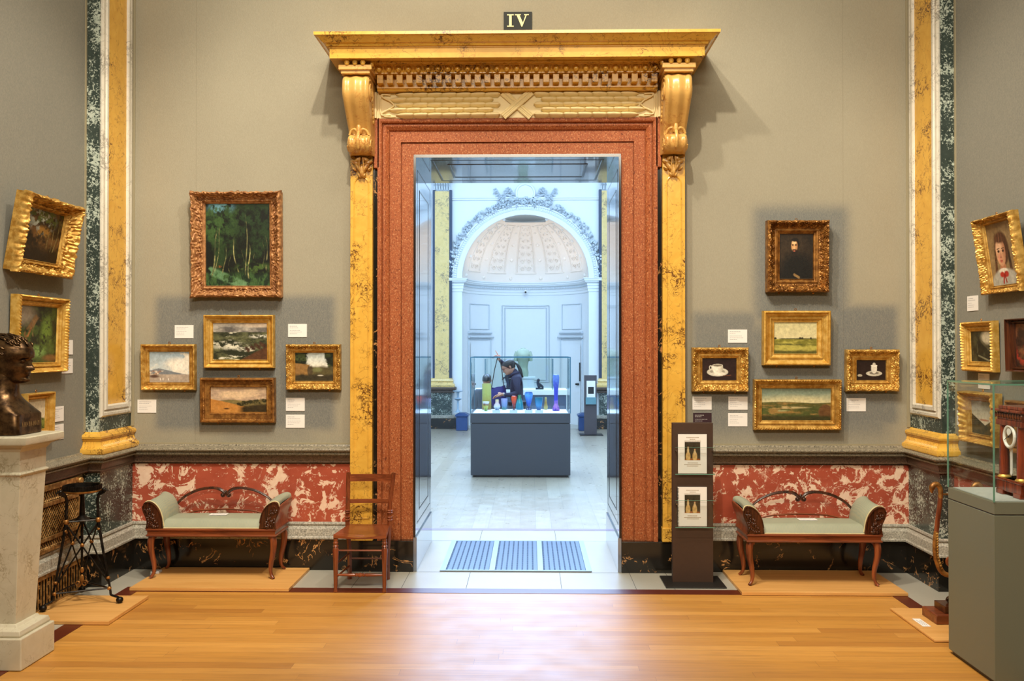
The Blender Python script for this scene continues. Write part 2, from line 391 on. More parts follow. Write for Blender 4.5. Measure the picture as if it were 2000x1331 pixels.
# pale marble margin, dark wood border, threshold
for n_, (x0, x1, y0, y1) in enumerate([(-3.16, -2.84, -10, .06), (2.84 - .085, 3.16, -10, .06), (-2.84, 2.755, -.49, .06)]):
    struct(MB().box(x0, x1, y0, y1, -.05, .002).build('trim_%d' % (n_ + 1), STONE, smooth=False))
for n_, (x0, x1, y0, y1) in enumerate([(-2.84, -2.72, -10, -.49), (2.65, 2.755, -10, -.49), (-1.63, 1.60, -.61, -.49), (-2.72, -1.63, -.61, -.49), (1.6, 2.65, -.61, -.49)]):
    struct(MB().box(x0, x1, y0, y1, -.05, .0025).build('trim_%d' % (n_ + 4), MERANTI, smooth=False))
th = struct(MB().box(-.81, .81, .06, 1.65, -.05, .002).box(-1.6, -.81, 1.1, 1.65, -.05, .002).box(.81, 1.6, 1.1, 1.65, -.05, .002).build('trim_9', STONE, smooth=False))
jm = MB()
def joint(m, x0, y0, x1, y1, w=.004):
    d = Vector((x1 - x0, y1 - y0)).normalized(); n_ = Vector((-d.y, d.x)) * w / 2
    m.add([(x0-n_.x, y0-n_.y, .0032), (x1-n_.x, y1-n_.y, .0032), (x1+n_.x, y1+n_.y, .0032), (x0+n_.x, y0+n_.y, .0032)], [(0, 1, 2, 3)])
for x in (-.835, -.364, .33, .87, 1.15, -1.2): joint(jm, x, -.49, x, -.02)
for x in (-.356, .336): joint(jm, x, 1.12, x, 1.65)
joint(jm, -.81, -.015, .81, -.015); joint(jm, -.81, 1.12, .81, 1.12)
jm.build('joint', plain('joint_grout', (90, 86, 80), .8), th, smooth=False)
# floor grille set in the threshold
fg = wempty('floor_grille', (0.0, .55, 0), label='cast metal heating grille of three panels let into the doorway threshold', cat='floor grille')
GM = plain('blue_grey_iron', (58, 76, 100), .35, metal=.4); GD = plain('grille_slot', (10, 12, 14), .8)
gx0, gx1, gy0, gy1 = -.603, .58, .0, 1.10
MB().box(gx0, gx1, gy0, gy1, .002, .006).build('pan', GD, fg, smooth=False)
rim = MB()
for x in (gx0 + .02, gx0 + .405, gx0 + .785, gx1 - .02): rim.box(x - .022, x + .022, gy0, gy1, .004, .012)
for y in (gy0 + .01, gy1 - .01): rim.box(gx0, gx1, y - .012, y + .012, .004, .0118)
rim.build('frame', plain('pale_iron', (130, 142, 152), .35, metal=.4), fg, smooth=False)
for pa, pb in ((gx0 + .045, gx0 + .38), (gx0 + .43, gx0 + .76), (gx0 + .81, gx1 - .045)):
    g = MB(); nb = 8; w = (pb - pa) / nb
    for k in range(nb):
        xa = pa + k * w; g.box(xa + w * .30, xa + w, gy0 + .02, gy1 - .02, .004, .011)
        for j in range(44): g.box(xa, xa + w * .3, gy0 + .03 + j * .024, gy0 + .041 + j * .024, .004, .010)
    g.build('grille_panel', GM, fg, smooth=False)

# dado, chair rail and base running round the piers
PATHL = [(-1.308, WY), (-PX, WY), (-PX, PY), (-WX, PY), (-WX, -9.98)]
GAP0, GAP1 = -.60, -1.95        # where the heating grilles sit in the side dado
def run(name, prof, mat, paths=None, both=True, **k):
    out = []
    for mir in ((False, True) if both else (False,)):
        m = MB()
        for p in (paths or [PATHL]): m.sweep(p, prof, mirror=mir)
        out.append(m)
    return out
TN = [10]
def trim(m, mat, **k):
    o = struct(m.build('trim_%d' % TN[0], mat, **k)); TN[0] += 1; return o
rail = [(0, .985), (.012, .985), (.02, .972), (.075, .966), (.088, .958), (.092, .948), (.086, .938), (.074, .934), (.062, .932), (.062, .926), (.07, .920), (.07, .912), (.055, .906), (.05, .900), (0, .900)]
rail2 = [(0, .901), (.052, .901), (.05, .888), (.046, .872), (.044, .858), (.052, .853), (.052, .846), (.034, .842), (.034, .834), (0, .834)]
lowm = [(0, .378), (.034, .378), (.040, .374), (.044, .360), (.036, .352), (.036, .346), (.062, .326), (.066, .300), (.070, .272), (.078, .262), (.078, .250), (.062, .246), (0, .246)]
for mm in run('', rail, GRANITE): trim(mm, GRANITE, angle=.5)
for mm in run('', rail2, RAILDARK): trim(mm, RAILDARK, angle=.5)  # lower rail band: shade under the moulding put into a darker stone colour
for mm in run('', lowm, LGRANITE): trim(mm, LGRANITE, angle=.5)
for mir in (1, -1):
    x = lambda q: q * -mir
    trim(MB().box(x(1.308), x(PX - .03), WY - .03, WY + .01, .37, .845), RED, smooth=False)
    pier = MB().box(x(PX - .03), x(WX + .02), PY - .03, WY - .031, .37, .845)
    trim(pier, GREEN, smooth=False)
    if mir == 1: trim(MB().box(-WX - .02, -WX + .03, -1.95, -9.9, .37, .845), RED, smooth=False)
    else: trim(MB().box(WX - .03, WX + .02, PY - .031, -9.9, .37, .845), RED, smooth=False)
    bp = [(0, .25), (.055, .25), (.055, .002), (0, .002)]
    paths = [[(-1.308, WY), (-PX, WY), (-PX, PY), (-WX, PY), (-WX, -.585 if mir == 1 else -9.9)]]
    m = MB(); [m.sweep(p, bp, mirror=(mir == -1)) for p in paths]; trim(m, BLACKM, smooth=False)

# corner piers: green marble shaft, white frame, siena panel, siena base
ORN = plain('fabric_cord', (150, 140, 112), .8, vscale=200)
for sgn in (-1, 1):
    t = struct(empty('trim_%d' % TN[0])); TN[0] += 1
    X = lambda q: sgn * q
    MB().box(X(PX), X(WX + .1), PY, WY + .02, .97, HT).build('shaft', GREEN, t, smooth=False)
    fx = PX; fr = [(0, 0), (0, .010), (.012, .02), (.030, .022), (.044, .012), (.05, .0125), (.056, .026), (.08, .026), (.086, .018), (.092, .006), (.092, 0)]
    y0, y1, z0, z1 = PY + .015, WY - .02, 1.235, HT
    path = [(y0, z1), (y0, z0), (y1, z0), (y1, z1)]
    MB().sweep(path, fr, fn=lambda a, b, h: (sgn * (fx - h), a, b)).build('panel_frame', WHITEM, t, angle=.5)
    MB().box(X(fx), X(fx - .008), y0 + .088, y1 - .088, z0 + .088, z1).build('panel', SIENA, t, smooth=False)
    bpf = [(0, .965), (.062, .965), (.070, .975), (.072, .992), (.066, 1.010), (.056, 1.014), (.040, 1.030), (.030, 1.060), (.030, 1.066), (.036, 1.070), (.036, 1.078), (.044, 1.084), (.046, 1.098), (.040, 1.110), (.026, 1.116), (.012, 1.116), (0, 1.13)]
    bp = [(-PX, WY + .0), (-PX, PY), (-WX - .05, PY)]
    MB().sweep(bp, bpf, mirror=sgn > 0).build('base', SIENA, t, angle=.5)
    fl = MB()
    for k in range(26):
        y = PY + .0 + k * .0205
        fl.tube([(sgn * (PX - .055), y, 1.016), (sgn * (PX - .037), y, 1.034), (sgn * (PX - .032), y, 1.058)], .0055, 6)
    for k in range(5):
        xx = sgn * (PX + .012 + k * .0205); fl.tube([(xx, PY - .053, 1.016), (xx, PY - .036, 1.034), (xx, PY - .032, 1.058)], .0055, 6)
    fl.build('fluting', SIENA, t)
# stitched edging of the cloth
for sgn in (-1, 1):
    m = MB().box(sgn * 3.075, sgn * 3.05, WY - .006, WY, 1.13, HT).box(sgn * 1.31, sgn * 3.05, WY - .005, WY, .985, .997)
    m.box(sgn * (WX - .006), sgn * WX, PY - .02, PY, 1.13, HT)
    trim(m, ORN, smooth=False)

# ---------------------------------------------------------------- doorcase
D = struct(empty('door_1'))
FY = .06
arch = [(0, -.02), (0, .018), (.006, .022), (.098, .022), (.100, .014), (.104, .014), (.106, .034), (.186, .034), (.188, .024), (.194, .024), (.200, .038), (.214, .05), (.226, .058), (.236, .058), (.238, .046), (.246, .046), (.252, .072), (.262, .078), (.283, .078), (.284, -.02)]
path = [(.81, .245), (.81, 3.265), (-.81, 3.265), (-.81, .245)]
MB().sweep(path, [(-d, h) for d, h in arch], fn=lambda a, b, h: (a, FY - h, b)).build('architrave', ARCH, D, angle=.4)
for s in (-1, 1):
    m = MB(); m.prism([(s*1.08, 3.16), (s*1.124, 3.16), (s*1.124, 3.548), (s*1.08, 3.548)], lambda u, v, w: (u, w, v), -.018, .08)
    m.build('crossette', ARCH, D, smooth=False, bevel=.004)
    MB().box(s * 1.094, s * 1.131, .035, .1, .245, 3.16).build('black_fillet', BLACKM, D, smooth=False)
    MB().box(s * .81, s * 1.33, -.022, .1, .002, .245).build('plinth', BLACKM, D, smooth=False, bevel=.004)
    MB().box(s * 1.131, s * 1.306, -.02, .09, .35, 3.30).build('pilaster_strip', SIENA, D, smooth=False, bevel=.003)
    MB().box(s * 1.124, s * 1.312, -.034, .09, .245, .355).build('strip_base', SIENA, D, smooth=False, bevel=.006)
    # sunk arched panel on the strip
    c, r = 1.2185, .056
    pts = [(c - r, .42)] + [(c - r * math.cos(PI * k / 14), 3.03 + r * math.sin(PI * k / 14)) for k in range(15)] + [(c + r, .42)]
    pm = MB().sweep([(s * a, b) for a, b in pts], [(-.006, 0), (-.005, .006), (0, .008), (.005, .006), (.006, 0)], fn=lambda a, b, h: (a, -.02 - h, b), closed=True)
    pm.build('arched_panel', SIENA, D, angle=.5)
    # console
    prof = [(-.06, 3.80), (-.17, 3.815), (-.255, 3.81), (-.305, 3.775), (-.322, 3.72), (-.318, 3.66), (-.285, 3.60), (-.238, 3.54), (-.190, 3.48), (-.152, 3.43), (-.135, 3.395), (-.150, 3.385), (-.185, 3.36), (-.195, 3.325), (-.180, 3.285), (-.140, 3.255), (-.090, 3.245), (-.04, 3.25)]
    sp = smooth_pts([(0, a, b) for a, b in prof], 4); P = []
    nt = 21
    for p in sp:
        hw = .094 if p.z > 3.42 else .085
        hw = .084 + .016 * min(max((p.z - 3.38) / .3, 0), 1)
        row = []
        for j in range(nt):
            tt = -1 + 2 * j / (nt - 1)
            rr = .5 + .5 * math.cos(tt * 2 * PI) if abs(tt) < .5 else (.5 - .5 * math.cos((abs(tt) - .5) * 2 * 2 * PI)) * .75
            ridge = -.014 * (rr if abs(tt) > .18 else 1.15 - abs(tt) * 2)
            edge = .012 * max(0, abs(tt) - .9) / .1
            row.append((s * (c - .008) + hw * tt, p.y + ridge + edge, p.z))
        P.append(row)
    cm = MB().grid(P)
    left = [r_[0] for r_ in P]; right = [r_[-1] for r_ in P]
    for side in (left, right):   # cheeks
        b0 = len(cm.v); cm.v += [tuple(q) for q in side] + [(side[0][0], -.0, q[2]) for q in side]
        n_ = len(side)
        for k in range(n_ - 1): cm.f.append((b0 + k, b0 + k + 1, b0 + n_ + k + 1, b0 + n_ + k))
    con = cm.build('console', SIENA_SOFT, D, angle=.9)
    sc = MB()
    for xx in (s * (c - .008) - .098, s * (c - .008) + .098):
        sc.tube(spiral((xx, -.22, 3.70), .09, 2.3, 40, .12, 'yz', -1 , 2.2), .009, 6)
    for xx in (s * (c - .008) - .086, s * (c - .008) + .086):
        sc.tube(spiral((xx, -.125, 3.318), .055, 1.8, 30, .15, 'yz', 1, 3.5), .007, 6)
    for k in range(5): sc.sphere((s * (c - .008) - s * .098, -.09 - .012 * k, 3.50 + .03 * k), (.008, .02, .02), 8, 6)
    sc.build('volute', SIENA_SOFT, con)
    lf = MB(); cx = s * (c - .008)   # leaf over the lower scroll and hanging acanthus
    lf.sphere((cx, -.175, 3.425), (.018, .02, .045), 10, 8)
    lf.tube(smooth_pts([(cx, -.17, 3.42), (cx, -.205, 3.37), (cx, -.215, 3.325), (cx, -.19, 3.27)]), [.013] * 18 + [.008], 8)
    for q in (-1, 1):
        lf.tube(smooth_pts([(cx + q*.012, -.165, 3.40), (cx + q*.03, -.18, 3.425), (cx + q*.058, -.17, 3.415), (cx + q*.074, -.16, 3.385)]), .010, 8)
    lf.build('scroll_leaf', SIENA_SOFT, con)
    ac = MB(); cz = 3.18
    for (dx, dz, rx, rz, ang) in [(0, -.045, .022, .055, 0), (-.03, -.02, .018, .05, .55), (.03, -.02, .018, .05, -.55), (-.048, .015, .016, .038, 1.2), (.048, .015, .016, .038, -1.2), (-.03, .04, .018, .03, 2.2), (.03, .04, .018, .03, -2.2), (-.058, -.035, .010, .022, .9), (.058, -.035, .010, .022, -.9), (-.02, -.085, .009, .02, .4), (.02, -.085, .009, .02, -.4)]:
        st = len(ac.v); ac.sphere((0, 0, 0), (rx, .03, rz), 10, 8)
        ac.xf(Matrix.Translation((cx + dx, -.035 - .012 * (dz + .1), cz + dz)) @ Matrix.Rotation(-ang, 4, 'Y'), st)
    for q in (-1, 1): ac.tube([(cx + q * .012, -.075, cz + .05), (cx + q * .018, -.072, cz - .0), (cx + q * .008, -.055, cz - .07)], .006, 6)
    ac.build('acanthus_leaf', SIENA_SOFT, con)
    MB().box(s * 1.085, s * 1.335, -.335, .08, 3.835, 3.875).box(s * 1.10, s * 1.32, -.32, .08, 3.81, 3.84).build('console_cap', SIENA_SOFT, D, smooth=False, bevel=.006)
    eg = MB()
    for k in range(3): eg.sphere((s * (1.15 + k * .06), -.335, 3.888), (.02, .016, .024), 10, 8)
    for k in range(3): eg.sphere((s * 1.09, -.29 + k * .07, 3.888), (.016, .02, .024), 10, 8)
    eg.build('egg_moulding', SIENA, D)
# cornice
cp = [(1.39, WY), (1.39, -.38), (-1.39, -.38), (-1.39, WY)]
cprof = [(-.30, 3.906), (0, 3.906), (0, 3.978), (.006, 3.982), (.006, 3.990), (.020, 3.990), (.024, 4.000), (.022, 4.006), (.040, 4.010), (.056, 4.022), (.066, 4.036), (.080, 4.046), (.096, 4.050), (.098, 4.072), (-.30, 4.074)]
MB().sweep(cp, cprof).box(-1.1, 1.1, -.1, WY, 3.907, 4.07).build('cornice', SIENA, D, angle=.35)
MB().box(-1.09, 1.09, -.245, .08, 3.898, 3.912).build('soffit', SIENA, D, smooth=False)
g = MB()
for q in (0, 1):
    g.tube([(-1.08 + k * .012, -.275 + .016 * math.sin(k * .42 + q * PI), 3.903) for k in range(181)], .007, 6)
g.box(-1.09, 1.09, -.306, -.300, 3.896, 3.908).box(-1.09, 1.09, -.250, -.244, 3.896, 3.908)
g.build('guilloche', SIENA, D)
g = MB(); g.prism([(-.23, 3.90), (-.215, 3.90), (-.185, 3.862), (-.185, 3.85), (.08, 3.85), (.08, 3.90)], lambda u, v, w: (w, u, v), -1.085, 1.085)
for k in range(29):
    xx = -1.05 + k * .075; g.sphere((xx, -.212, 3.876), (.020, .018, .026), 10, 8); g.tube([(xx + .0375, -.222, 3.895), (xx + .0375, -.20, 3.855)], [.006, .003], 6)
g.build('egg_moulding', SIENA, D)
g = MB().box(-1.085, 1.085, -.085, .08, 3.78, 3.85)
for k in range(29): g.box(-1.05 + k * .075 - .024, -1.05 + k * .075 + .024, -.165, -.08, 3.782, 3.85)
g.build('dentils', SIENA, D, smooth=False, bevel=.003)
MB().prism([(-.10, 3.782), (-.10, 3.762), (-.085, 3.758), (-.08, 3.745), (.08, 3.745), (.08, 3.782)], lambda u, v, w: (w, u, v), -1.085, 1.085).build('bed_band', SIENA, D, smooth=False)
# carved frieze
fz0, fz1 = 3.548, 3.752; fy = -.015
fr = MB().box(-1.115, 1.115, fy, .08, fz0, fz1)
for s in (-1, 1):
    fr.box(s * 1.115, s * 1.098, fy - .02, fy, fz0, fz1).box(s * 1.088, s * 1.080, fy - .014, fy, fz0, fz1)
frz = fr.build('frieze', FRIEZEM, D, smooth=False, bevel=.003)
lv = MB()
def leaf(m, x, z, dirn, L=.15, Wd=.026, dep=.022):
    P = []
    for i in range(9):
        u = i / 8; w = Wd * (min(1, u / .12) ** .5 if u < .12 else 1) * (1 if u < .55 else math.cos((u - .55) / .45 * PI / 2) ** .7) + .0015
        P.append([(x + dirn * (u * L), fy - .004 - dep * math.cos(t * PI / 2) ** .6 * (.25 + .75 * math.sin(PI * min(1, .08 + (1 - u) * .62))) * (1 + .35 * (abs(t) < .2)), z + t * w) for t in (-1, -.6, -.18, 0, .18, .6, 1)])
    m.grid(P)
for s in (-1, 1):
    for i in range(7):
        for r_ in range(5):
            z = fz0 + .022 + r_ * .040; off = .055 * (r_ % 2)
            x = .13 + i * .112 + off
            if x > .93: continue
            leaf(lv, s * (x + .0), z, s, .145, .0225, .034)
            lv.sphere((s * (x + .118), fy - .022, z + .0), .0085, 8, 6)
    for r_, zz in enumerate((fz0 + .055, fz0 + .150)):
        q = 1 if r_ else -1
        lv.tube(smooth_pts([(s*.96, fy - .01, fz0 + .102 + q*.0), (s*.99, fy - .018, zz - q*.02), (s*1.02, fy - .018, zz - q*.004), (s*1.05, fy - .018, zz + q*.012), (s*1.06, fy - .016, zz + q*.03), (s*1.03, fy - .014, zz + q*.034), (s*.99, fy - .01, zz + q * .030)], 6), .007, 8)
    for q in (-1, 1): lv.tube(smooth_pts([(s*1.07, fy - .012, fz0 + .10), (s*1.066, fy - .012, fz0 + .10 + q*.06), (s*1.03, fy - .012, fz0 + .10 + q*.088), (s*.95, fy - .01, fz0 + .10 + q*.09)]), .005, 6)
lv.build('laurel_leaves', FRIEZEM, frz, angle=1.0)
rb = MB()
for q in (-1, 1):
    for d in (-.022, -.008, .008, .022):
        a, b = Vector((-.11, 0, fz0 + .006 if q > 0 else fz1 - .006)), Vector((.11, 0, fz1 - .006 if q > 0 else fz0 + .006))
        n_ = Vector((-(b - a).z, 0, (b - a).x)).normalized() * d
        rb.tube([a + n_ + Vector((0, fy - .018 - .006 * q, 0)), b + n_ + Vector((0, fy - .018 - .006 * q, 0))], .0085, 6)
rb.build('crossed_ribbon', FRIEZEM, frz)
# polished lining of the opening
LIN = NT('polished_dark_marble'); v = LIN.coord()
LINM = LIN.fin(LIN.mix(LIN.noise(v, 5, 5, .6, 1), srgb(84, 90, 102), srgb(128, 134, 146)), .04, coat=.8, ior=1.9)
LINDK = plain('dark_moulding', (34, 24, 22), .15)
for s in (-1, 1):
    x = lambda q: s * q
    jb = MB().box(x(.812), x(.795), -.0, 1.1, .27, 3.262).box(x(.812), x(.785), .0, 1.1, .002, .27).build('jamb_lining', LINM, D, smooth=False, bevel=.002)
    mo = MB()
    for (ya, yb, za, zb, h) in [(.24, .86, .45, 3.02, .0025), (.10, 1.0, .36, 3.16, .0015)]:
        mo.sweep([(ya, za), (yb, za), (yb, zb), (ya, zb)], [(-.008, 0), (-.006, h), (.004, h), (.008, 0)], fn=lambda a, b, h: (s * (.795 - h), a, b), closed=True)
    mo.build('panel_moulding', LINDK, jb, smooth=False)
hd = MB().box(-.80, .80, .0, 1.1, 3.245, 3.266).build('head_lining', LINM, D, smooth=False)
mo = MB()
for (xa, xb, ya, yb, h) in [(-.56, .56, .28, .82, .004), (-.68, .68, .12, .98, .002)]:
    mo.sweep([(xa, ya), (xb, ya), (xb, yb), (xa, yb)], [(-.012, 0), (-.010, h), (.006, h), (.012, 0)], fn=lambda a, b, h: (a, b, 3.245 - h), closed=True)
mo.build('panel_moulding', LINDK, hd, smooth=False)
MB().box(-.81, .81, -.004, -.0005, 3.243, 3.267).build('front_arris', LINDK, hd, smooth=False)
for s in (-1, 1): MB().box(s * .812, s * .794, -.004, -.0005, .27, 3.243).build('front_arris', LINDK, D, smooth=False)
# room number sign
sg = wempty('room_sign', (.005, WY, 4.25), label='small black room number plate reading IV above the marble cornice', cat='sign')
MB().box(-.107, .117, WY - .012, WY, 4.255, 4.412).build('plate', plain('black_plate', (16, 20, 12), .65), sg, smooth=False)
CREAM = plain('cream_letters', (240, 232, 170), .5); ly0, ly1 = WY - .0165, WY - .0118; zb_, zt_ = 4.292, 4.390
fnL = lambda u, v, w: (u, w, v)
MB().box(-.064, -.044, ly0, ly1, zb_, zt_).box(-.080, -.028, ly0 - .0006, ly1, zb_ - .0005, zb_ + .008).box(-.080, -.028, ly0 - .0006, ly1, zt_ - .008, zt_ + .0005).build('letter', CREAM, sg, smooth=False)
MB().prism([(-.008, zt_), (.016, zt_), (.044, zb_ + .032), (.040, zb_), (.034, zb_)], fnL, ly0, ly1).prism([(.034, zb_), (.040, zb_), (.078, zt_), (.068, zt_)], fnL, ly0 - .0004, ly1).box(-.018, .028, ly0 - .0006, ly1, zt_ - .007, zt_ + .0005).box(.054, .092, ly0 - .0006, ly1, zt_ - .007, zt_ + .0005).build('letter', CREAM, sg, smooth=False)

# ---------------------------------------------------------------- painted canvases (colour stored per vertex of a fine mesh)
def vn(h, w, cells, seed, oct=5, ax=1.0):
    rs = np.random.RandomState(seed); out = np.zeros((h, w)); amp, tot = 1.0, 0.0
    for o in range(oct):
        gy, gx = max(2, int(cells * 2**o)) + 1, max(2, int(cells * ax * 2**o)) + 1
        g = rs.rand(gy + 1, gx + 1); y = np.linspace(0, gy - 1, h); x = np.linspace(0, gx - 1, w)
        yi, xi = y.astype(int), x.astype(int); fy, fx = (y - yi)[:, None], (x - xi)[None, :]
        fy, fx = fy*fy*(3-2*fy), fx*fx*(3-2*fx)
        a = g[np.ix_(yi, xi)]; b = g[np.ix_(yi, xi+1)]; c = g[np.ix_(yi+1, xi)]; d = g[np.ix_(yi+1, xi+1)]
        out += amp * ((a*(1-fx)+b*fx)*(1-fy) + (c*(1-fx)+d*fx)*fy); tot += amp; amp *= .68
    return out / tot
def C3(*c): return np.array(srgb(*c)[:3])
def sst(a, b, x): t = np.clip((x - a) / (b - a), 0, 1); return t*t*(3-2*t)
class Pic:
    def __init__(s, w, h, seed): s.w, s.h, s.seed = w, h, seed; s.Y, s.X = np.mgrid[0:1:h*1j, 0:1:w*1j]; s.I = np.zeros((h, w, 3)); s.k = 0
    def n(s, cells, oct=5, ax=1.0): s.k += 1; return vn(s.h, s.w, cells, s.seed * 31 + s.k, oct, ax)
    def fill(s, m, c, c2=None, nz=None):
        m = np.clip(m, 0, 1)[..., None]; c = C3(*c)
        col = c if c2 is None else c + (C3(*c2) - c) * np.clip(nz, 0, 1)[..., None]
        s.I = s.I * (1 - m) + col * m
    def blob(s, cx, cy, rx, ry, e=.15): r = np.hypot((s.X - cx) / rx, (s.Y - cy) / ry); return 1 - sst(1 - e, 1 + e, r)
    def line(s, x0, y0, x1, y1, w):
        t = np.clip(((s.X-x0)*(x1-x0) + (s.Y-y0)*(y1-y0)) / ((x1-x0)**2 + (y1-y0)**2), 0, 1)
        d = np.hypot(s.X - (x0 + t*(x1-x0)), s.Y - (y0 + t*(y1-y0))); return 1 - sst(w * .6, w * 1.2, d)
def trunk(p, x0, y0, x1, y1, w, c0, c1, k=1.0, bend=.02):
    t = np.clip((p.Y - y0) / (y1 - y0), 0, 1); xc = x0 + (x1 - x0) * t + bend * np.sin(t * 5 + x0 * 20)
    m = (1 - sst(.5, 1.1, np.abs(p.X - xc) / (w * (.45 + .55 * t)))) * sst(y0 - .02, y0 + .12, p.Y) * (1 - sst(y1 - .03, y1, p.Y)) * sst(.25, .5, p.n(7, 4, .3))
    p.fill(m * k, c0, c1, sst(.35, .65, p.n(9, 4, .5)))
def p_forest(w, h):
    p = Pic(w, h, 1); n = p.n(5, 6); p.fill(1, (5, 13, 6), (30, 52, 24), sst(.44, .70, n))
    p.fill(p.blob(.24, .03, .17, .09, .6) * sst(.40, .52, p.n(8)), (104, 156, 170))
    p.fill(p.blob(.15, .22, .34, .26, .7) * sst(.46, .62, p.n(9)), (52, 80, 38)); p.fill(p.blob(.6, .2, .4, .2, .7) * sst(.5, .64, p.n(12)), (30, 52, 26))
    p.fill(sst(.80, .88, p.Y + .12 * n - .06), (18, 38, 20), (56, 86, 44), sst(.42, .62, p.n(7, 5, 2)))
    p.fill(p.line(.08, .82, .62, 1.0, .055) * sst(.36, .52, p.n(9)), (74, 112, 74), (104, 140, 98), p.n(10)); p.fill(p.blob(.75, .78, .25, .06, .6) * sst(.48, .6, p.n(12, 4, .6)), (60, 84, 34))
    for a in [(.2, .30, .08, .90, .014, .9), (.24, .25, .14, .84, .008, .5), (.31, .50, .28, .86, .010, .9), (.38, .58, .37, .84, .006, .6), (.42, .42, .50, .84, .012, .9), (.62, .12, .64, .88, .011, .45), (.67, .50, .68, .92, .012, 1.0), (.76, .58, .76, .84, .007, .5), (.93, .36, .96, .82, .012, .5), (.9, .45, .89, .8, .006, .5), (.57, .55, .58, .84, .006, .5)]:
        trunk(p, a[0], a[1], a[2], a[3], a[4], (66, 74, 44), (176, 170, 112), a[5])
    p.fill(p.blob(.2, .765, .04, .012, .6) * sst(.4, .6, p.n(16)), (150, 84, 44)); return p.I
def p_sea(w, h):
    p = Pic(w, h, 2); p.fill(1, (96, 92, 88), (178, 170, 156), sst(.35, .65, p.n(3, 5, .6)))
    p.fill(p.blob(.85, .06, .3, .06, .6), (196, 178, 156)); hz = sst(.235, .26, p.Y)
    n = p.n(5, 6, .6); p.fill(hz, (38, 42, 26), (96, 98, 66), sst(.35, .6, n))
    fo = p.n(6, 6, .5); p.fill(hz * sst(.54, .64, fo + .05 * np.sin(p.Y * 40 + n * 12)), (206, 202, 180)); p.fill(p.blob(.3, .62, .28, .09, .6) * sst(.42, .58, p.n(12)), (216, 212, 190))
    p.fill(p.blob(.85, .36, .16, .05, .6) * sst(.42, .55, p.n(10)), (206, 204, 186))
    p.fill(sst(.0, .04, p.Y - (1.02 - .75 * (p.X - .45)) - .0) * sst(.5, .56, p.X + .1 * n) * (p.Y > .5), (44, 24, 12), (104, 66, 38), p.n(9))
    for k in range(11): p.fill(p.blob(.62 + k*.033, .70 + .05 * math.sin(k * 2.1) - .012 * k, .03, .06, .4) * sst(.3, .5, p.n(12)), (36, 22, 14), (86, 56, 36), p.n(10))
    return p.I
def p_lake(w, h):
    p = Pic(w, h, 3); p.fill(1, (150, 172, 186), (196, 204, 202), p.Y * 1.3)
    c = p.n(3, 6); p.fill(sst(.48, .6, c + .35 * (p.X - .5) - .3 * abs(p.Y - .45)), (226, 220, 204)); p.fill(p.blob(.7, .42, .3, .2, .5) * sst(.35, .5, p.n(4)), (232, 226, 212))
    p.fill(sst(0, .03, p.Y - (.50 + .28 * np.abs(p.X - .22) + .05 * c)) * (p.Y < .74) * (p.X < .9), (96, 106, 118), (134, 138, 140), p.n(8))
    p.fill(sst(.72, .75, p.Y), (152, 138, 124), (186, 170, 152), p.n(4, 4, .3))
    p.fill(((p.Y > .62) & (p.Y < .74) & (p.X < .36 - (p.Y-.62))) * sst(.35, .45, p.n(12, 3, .8)), (150, 110, 84), (210, 196, 176), sst(.45, .55, p.n(18, 3)))
    p.fill(p.blob(.12, .8, .12, .05, .5), (88, 64, 54))
    for x in (.27, .34, .47): p.fill(p.line(x, .86, x, .92, .009), (232, 226, 216))
    return p.I
def p_dunes(w, h):
    p = Pic(w, h, 4); c = p.n(4, 6, .5); p.fill(1, (176, 150, 126), (216, 186, 148), sst(.35, .62, c)); g = p.Y - (.52 + .09 * np.sin(p.X * 7 + 1.6))
    p.fill(sst(.0, .02, p.Y - .50 - .02 * np.sin(p.X * 13)), (90, 84, 50), (150, 128, 74), p.n(8, 4, .4))
    p.fill(sst(0, .03, p.Y - (.46 + .5 * p.X ** 1.1 - .02 * c)), (164, 104, 40), (206, 146, 72), p.n(5, 5, .5))
    p.fill(sst(.0, .1, p.Y - (.60 + .22 * (1 - p.X)) + .12 * (p.n(9) - .5)) * sst(.45, .6, p.X) * (1 - sst(.95, 1.0, p.Y)), (26, 22, 12), (66, 52, 24), p.n(10))
    for k in range(12): p.fill(p.blob(.50 + .042 * k, .66 - .012 * k + .03 * math.sin(k * 2.3), .045, .075, .35) * sst(.35, .5, p.n(12)), (24, 24, 12), (60, 56, 26), p.n(9))
    p.fill(p.blob(.28, .84, .05, .025, .5), (66, 40, 22)); return p.I
def p_avenue(w, h):
    p = Pic(w, h, 5); p.fill(1, (186, 204, 206), (226, 222, 204), p.Y * 2)
    n = p.n(6, 6); lean = np.abs(p.X - .56) * 2.2 - p.Y * .35
    p.fill(sst(.42, .55, lean + .5 * (n - .4)) * (p.Y < .62), (16, 24, 12), (58, 70, 36), sst(.4, .65, p.n(9)))
    p.fill(sst(.36, .40, p.Y - .16 * p.X + .03 * n) * (p.X < .38), (112, 82, 42), (160, 120, 66), p.n(7)); p.fill(sst(.48, .6, p.Y + .1 * n) * (p.X > .36), (52, 46, 26), (104, 94, 56), p.n(8))
    p.fill(p.blob(.39, .63, .07, .21, .2) * sst(.25, .45, p.n(9)), (44, 34, 24), (92, 76, 50), p.n(8)); p.fill(sst(.76, .86, p.Y + .08 * n), (24, 22, 14), (66, 58, 36), p.n(8, 4, .4))
    p.fill(p.blob(.66, .8, .07, .02, .5), (196, 190, 170)); p.fill(p.blob(.58, .6, .12, .08, .5), (110, 112, 70)); return p.I
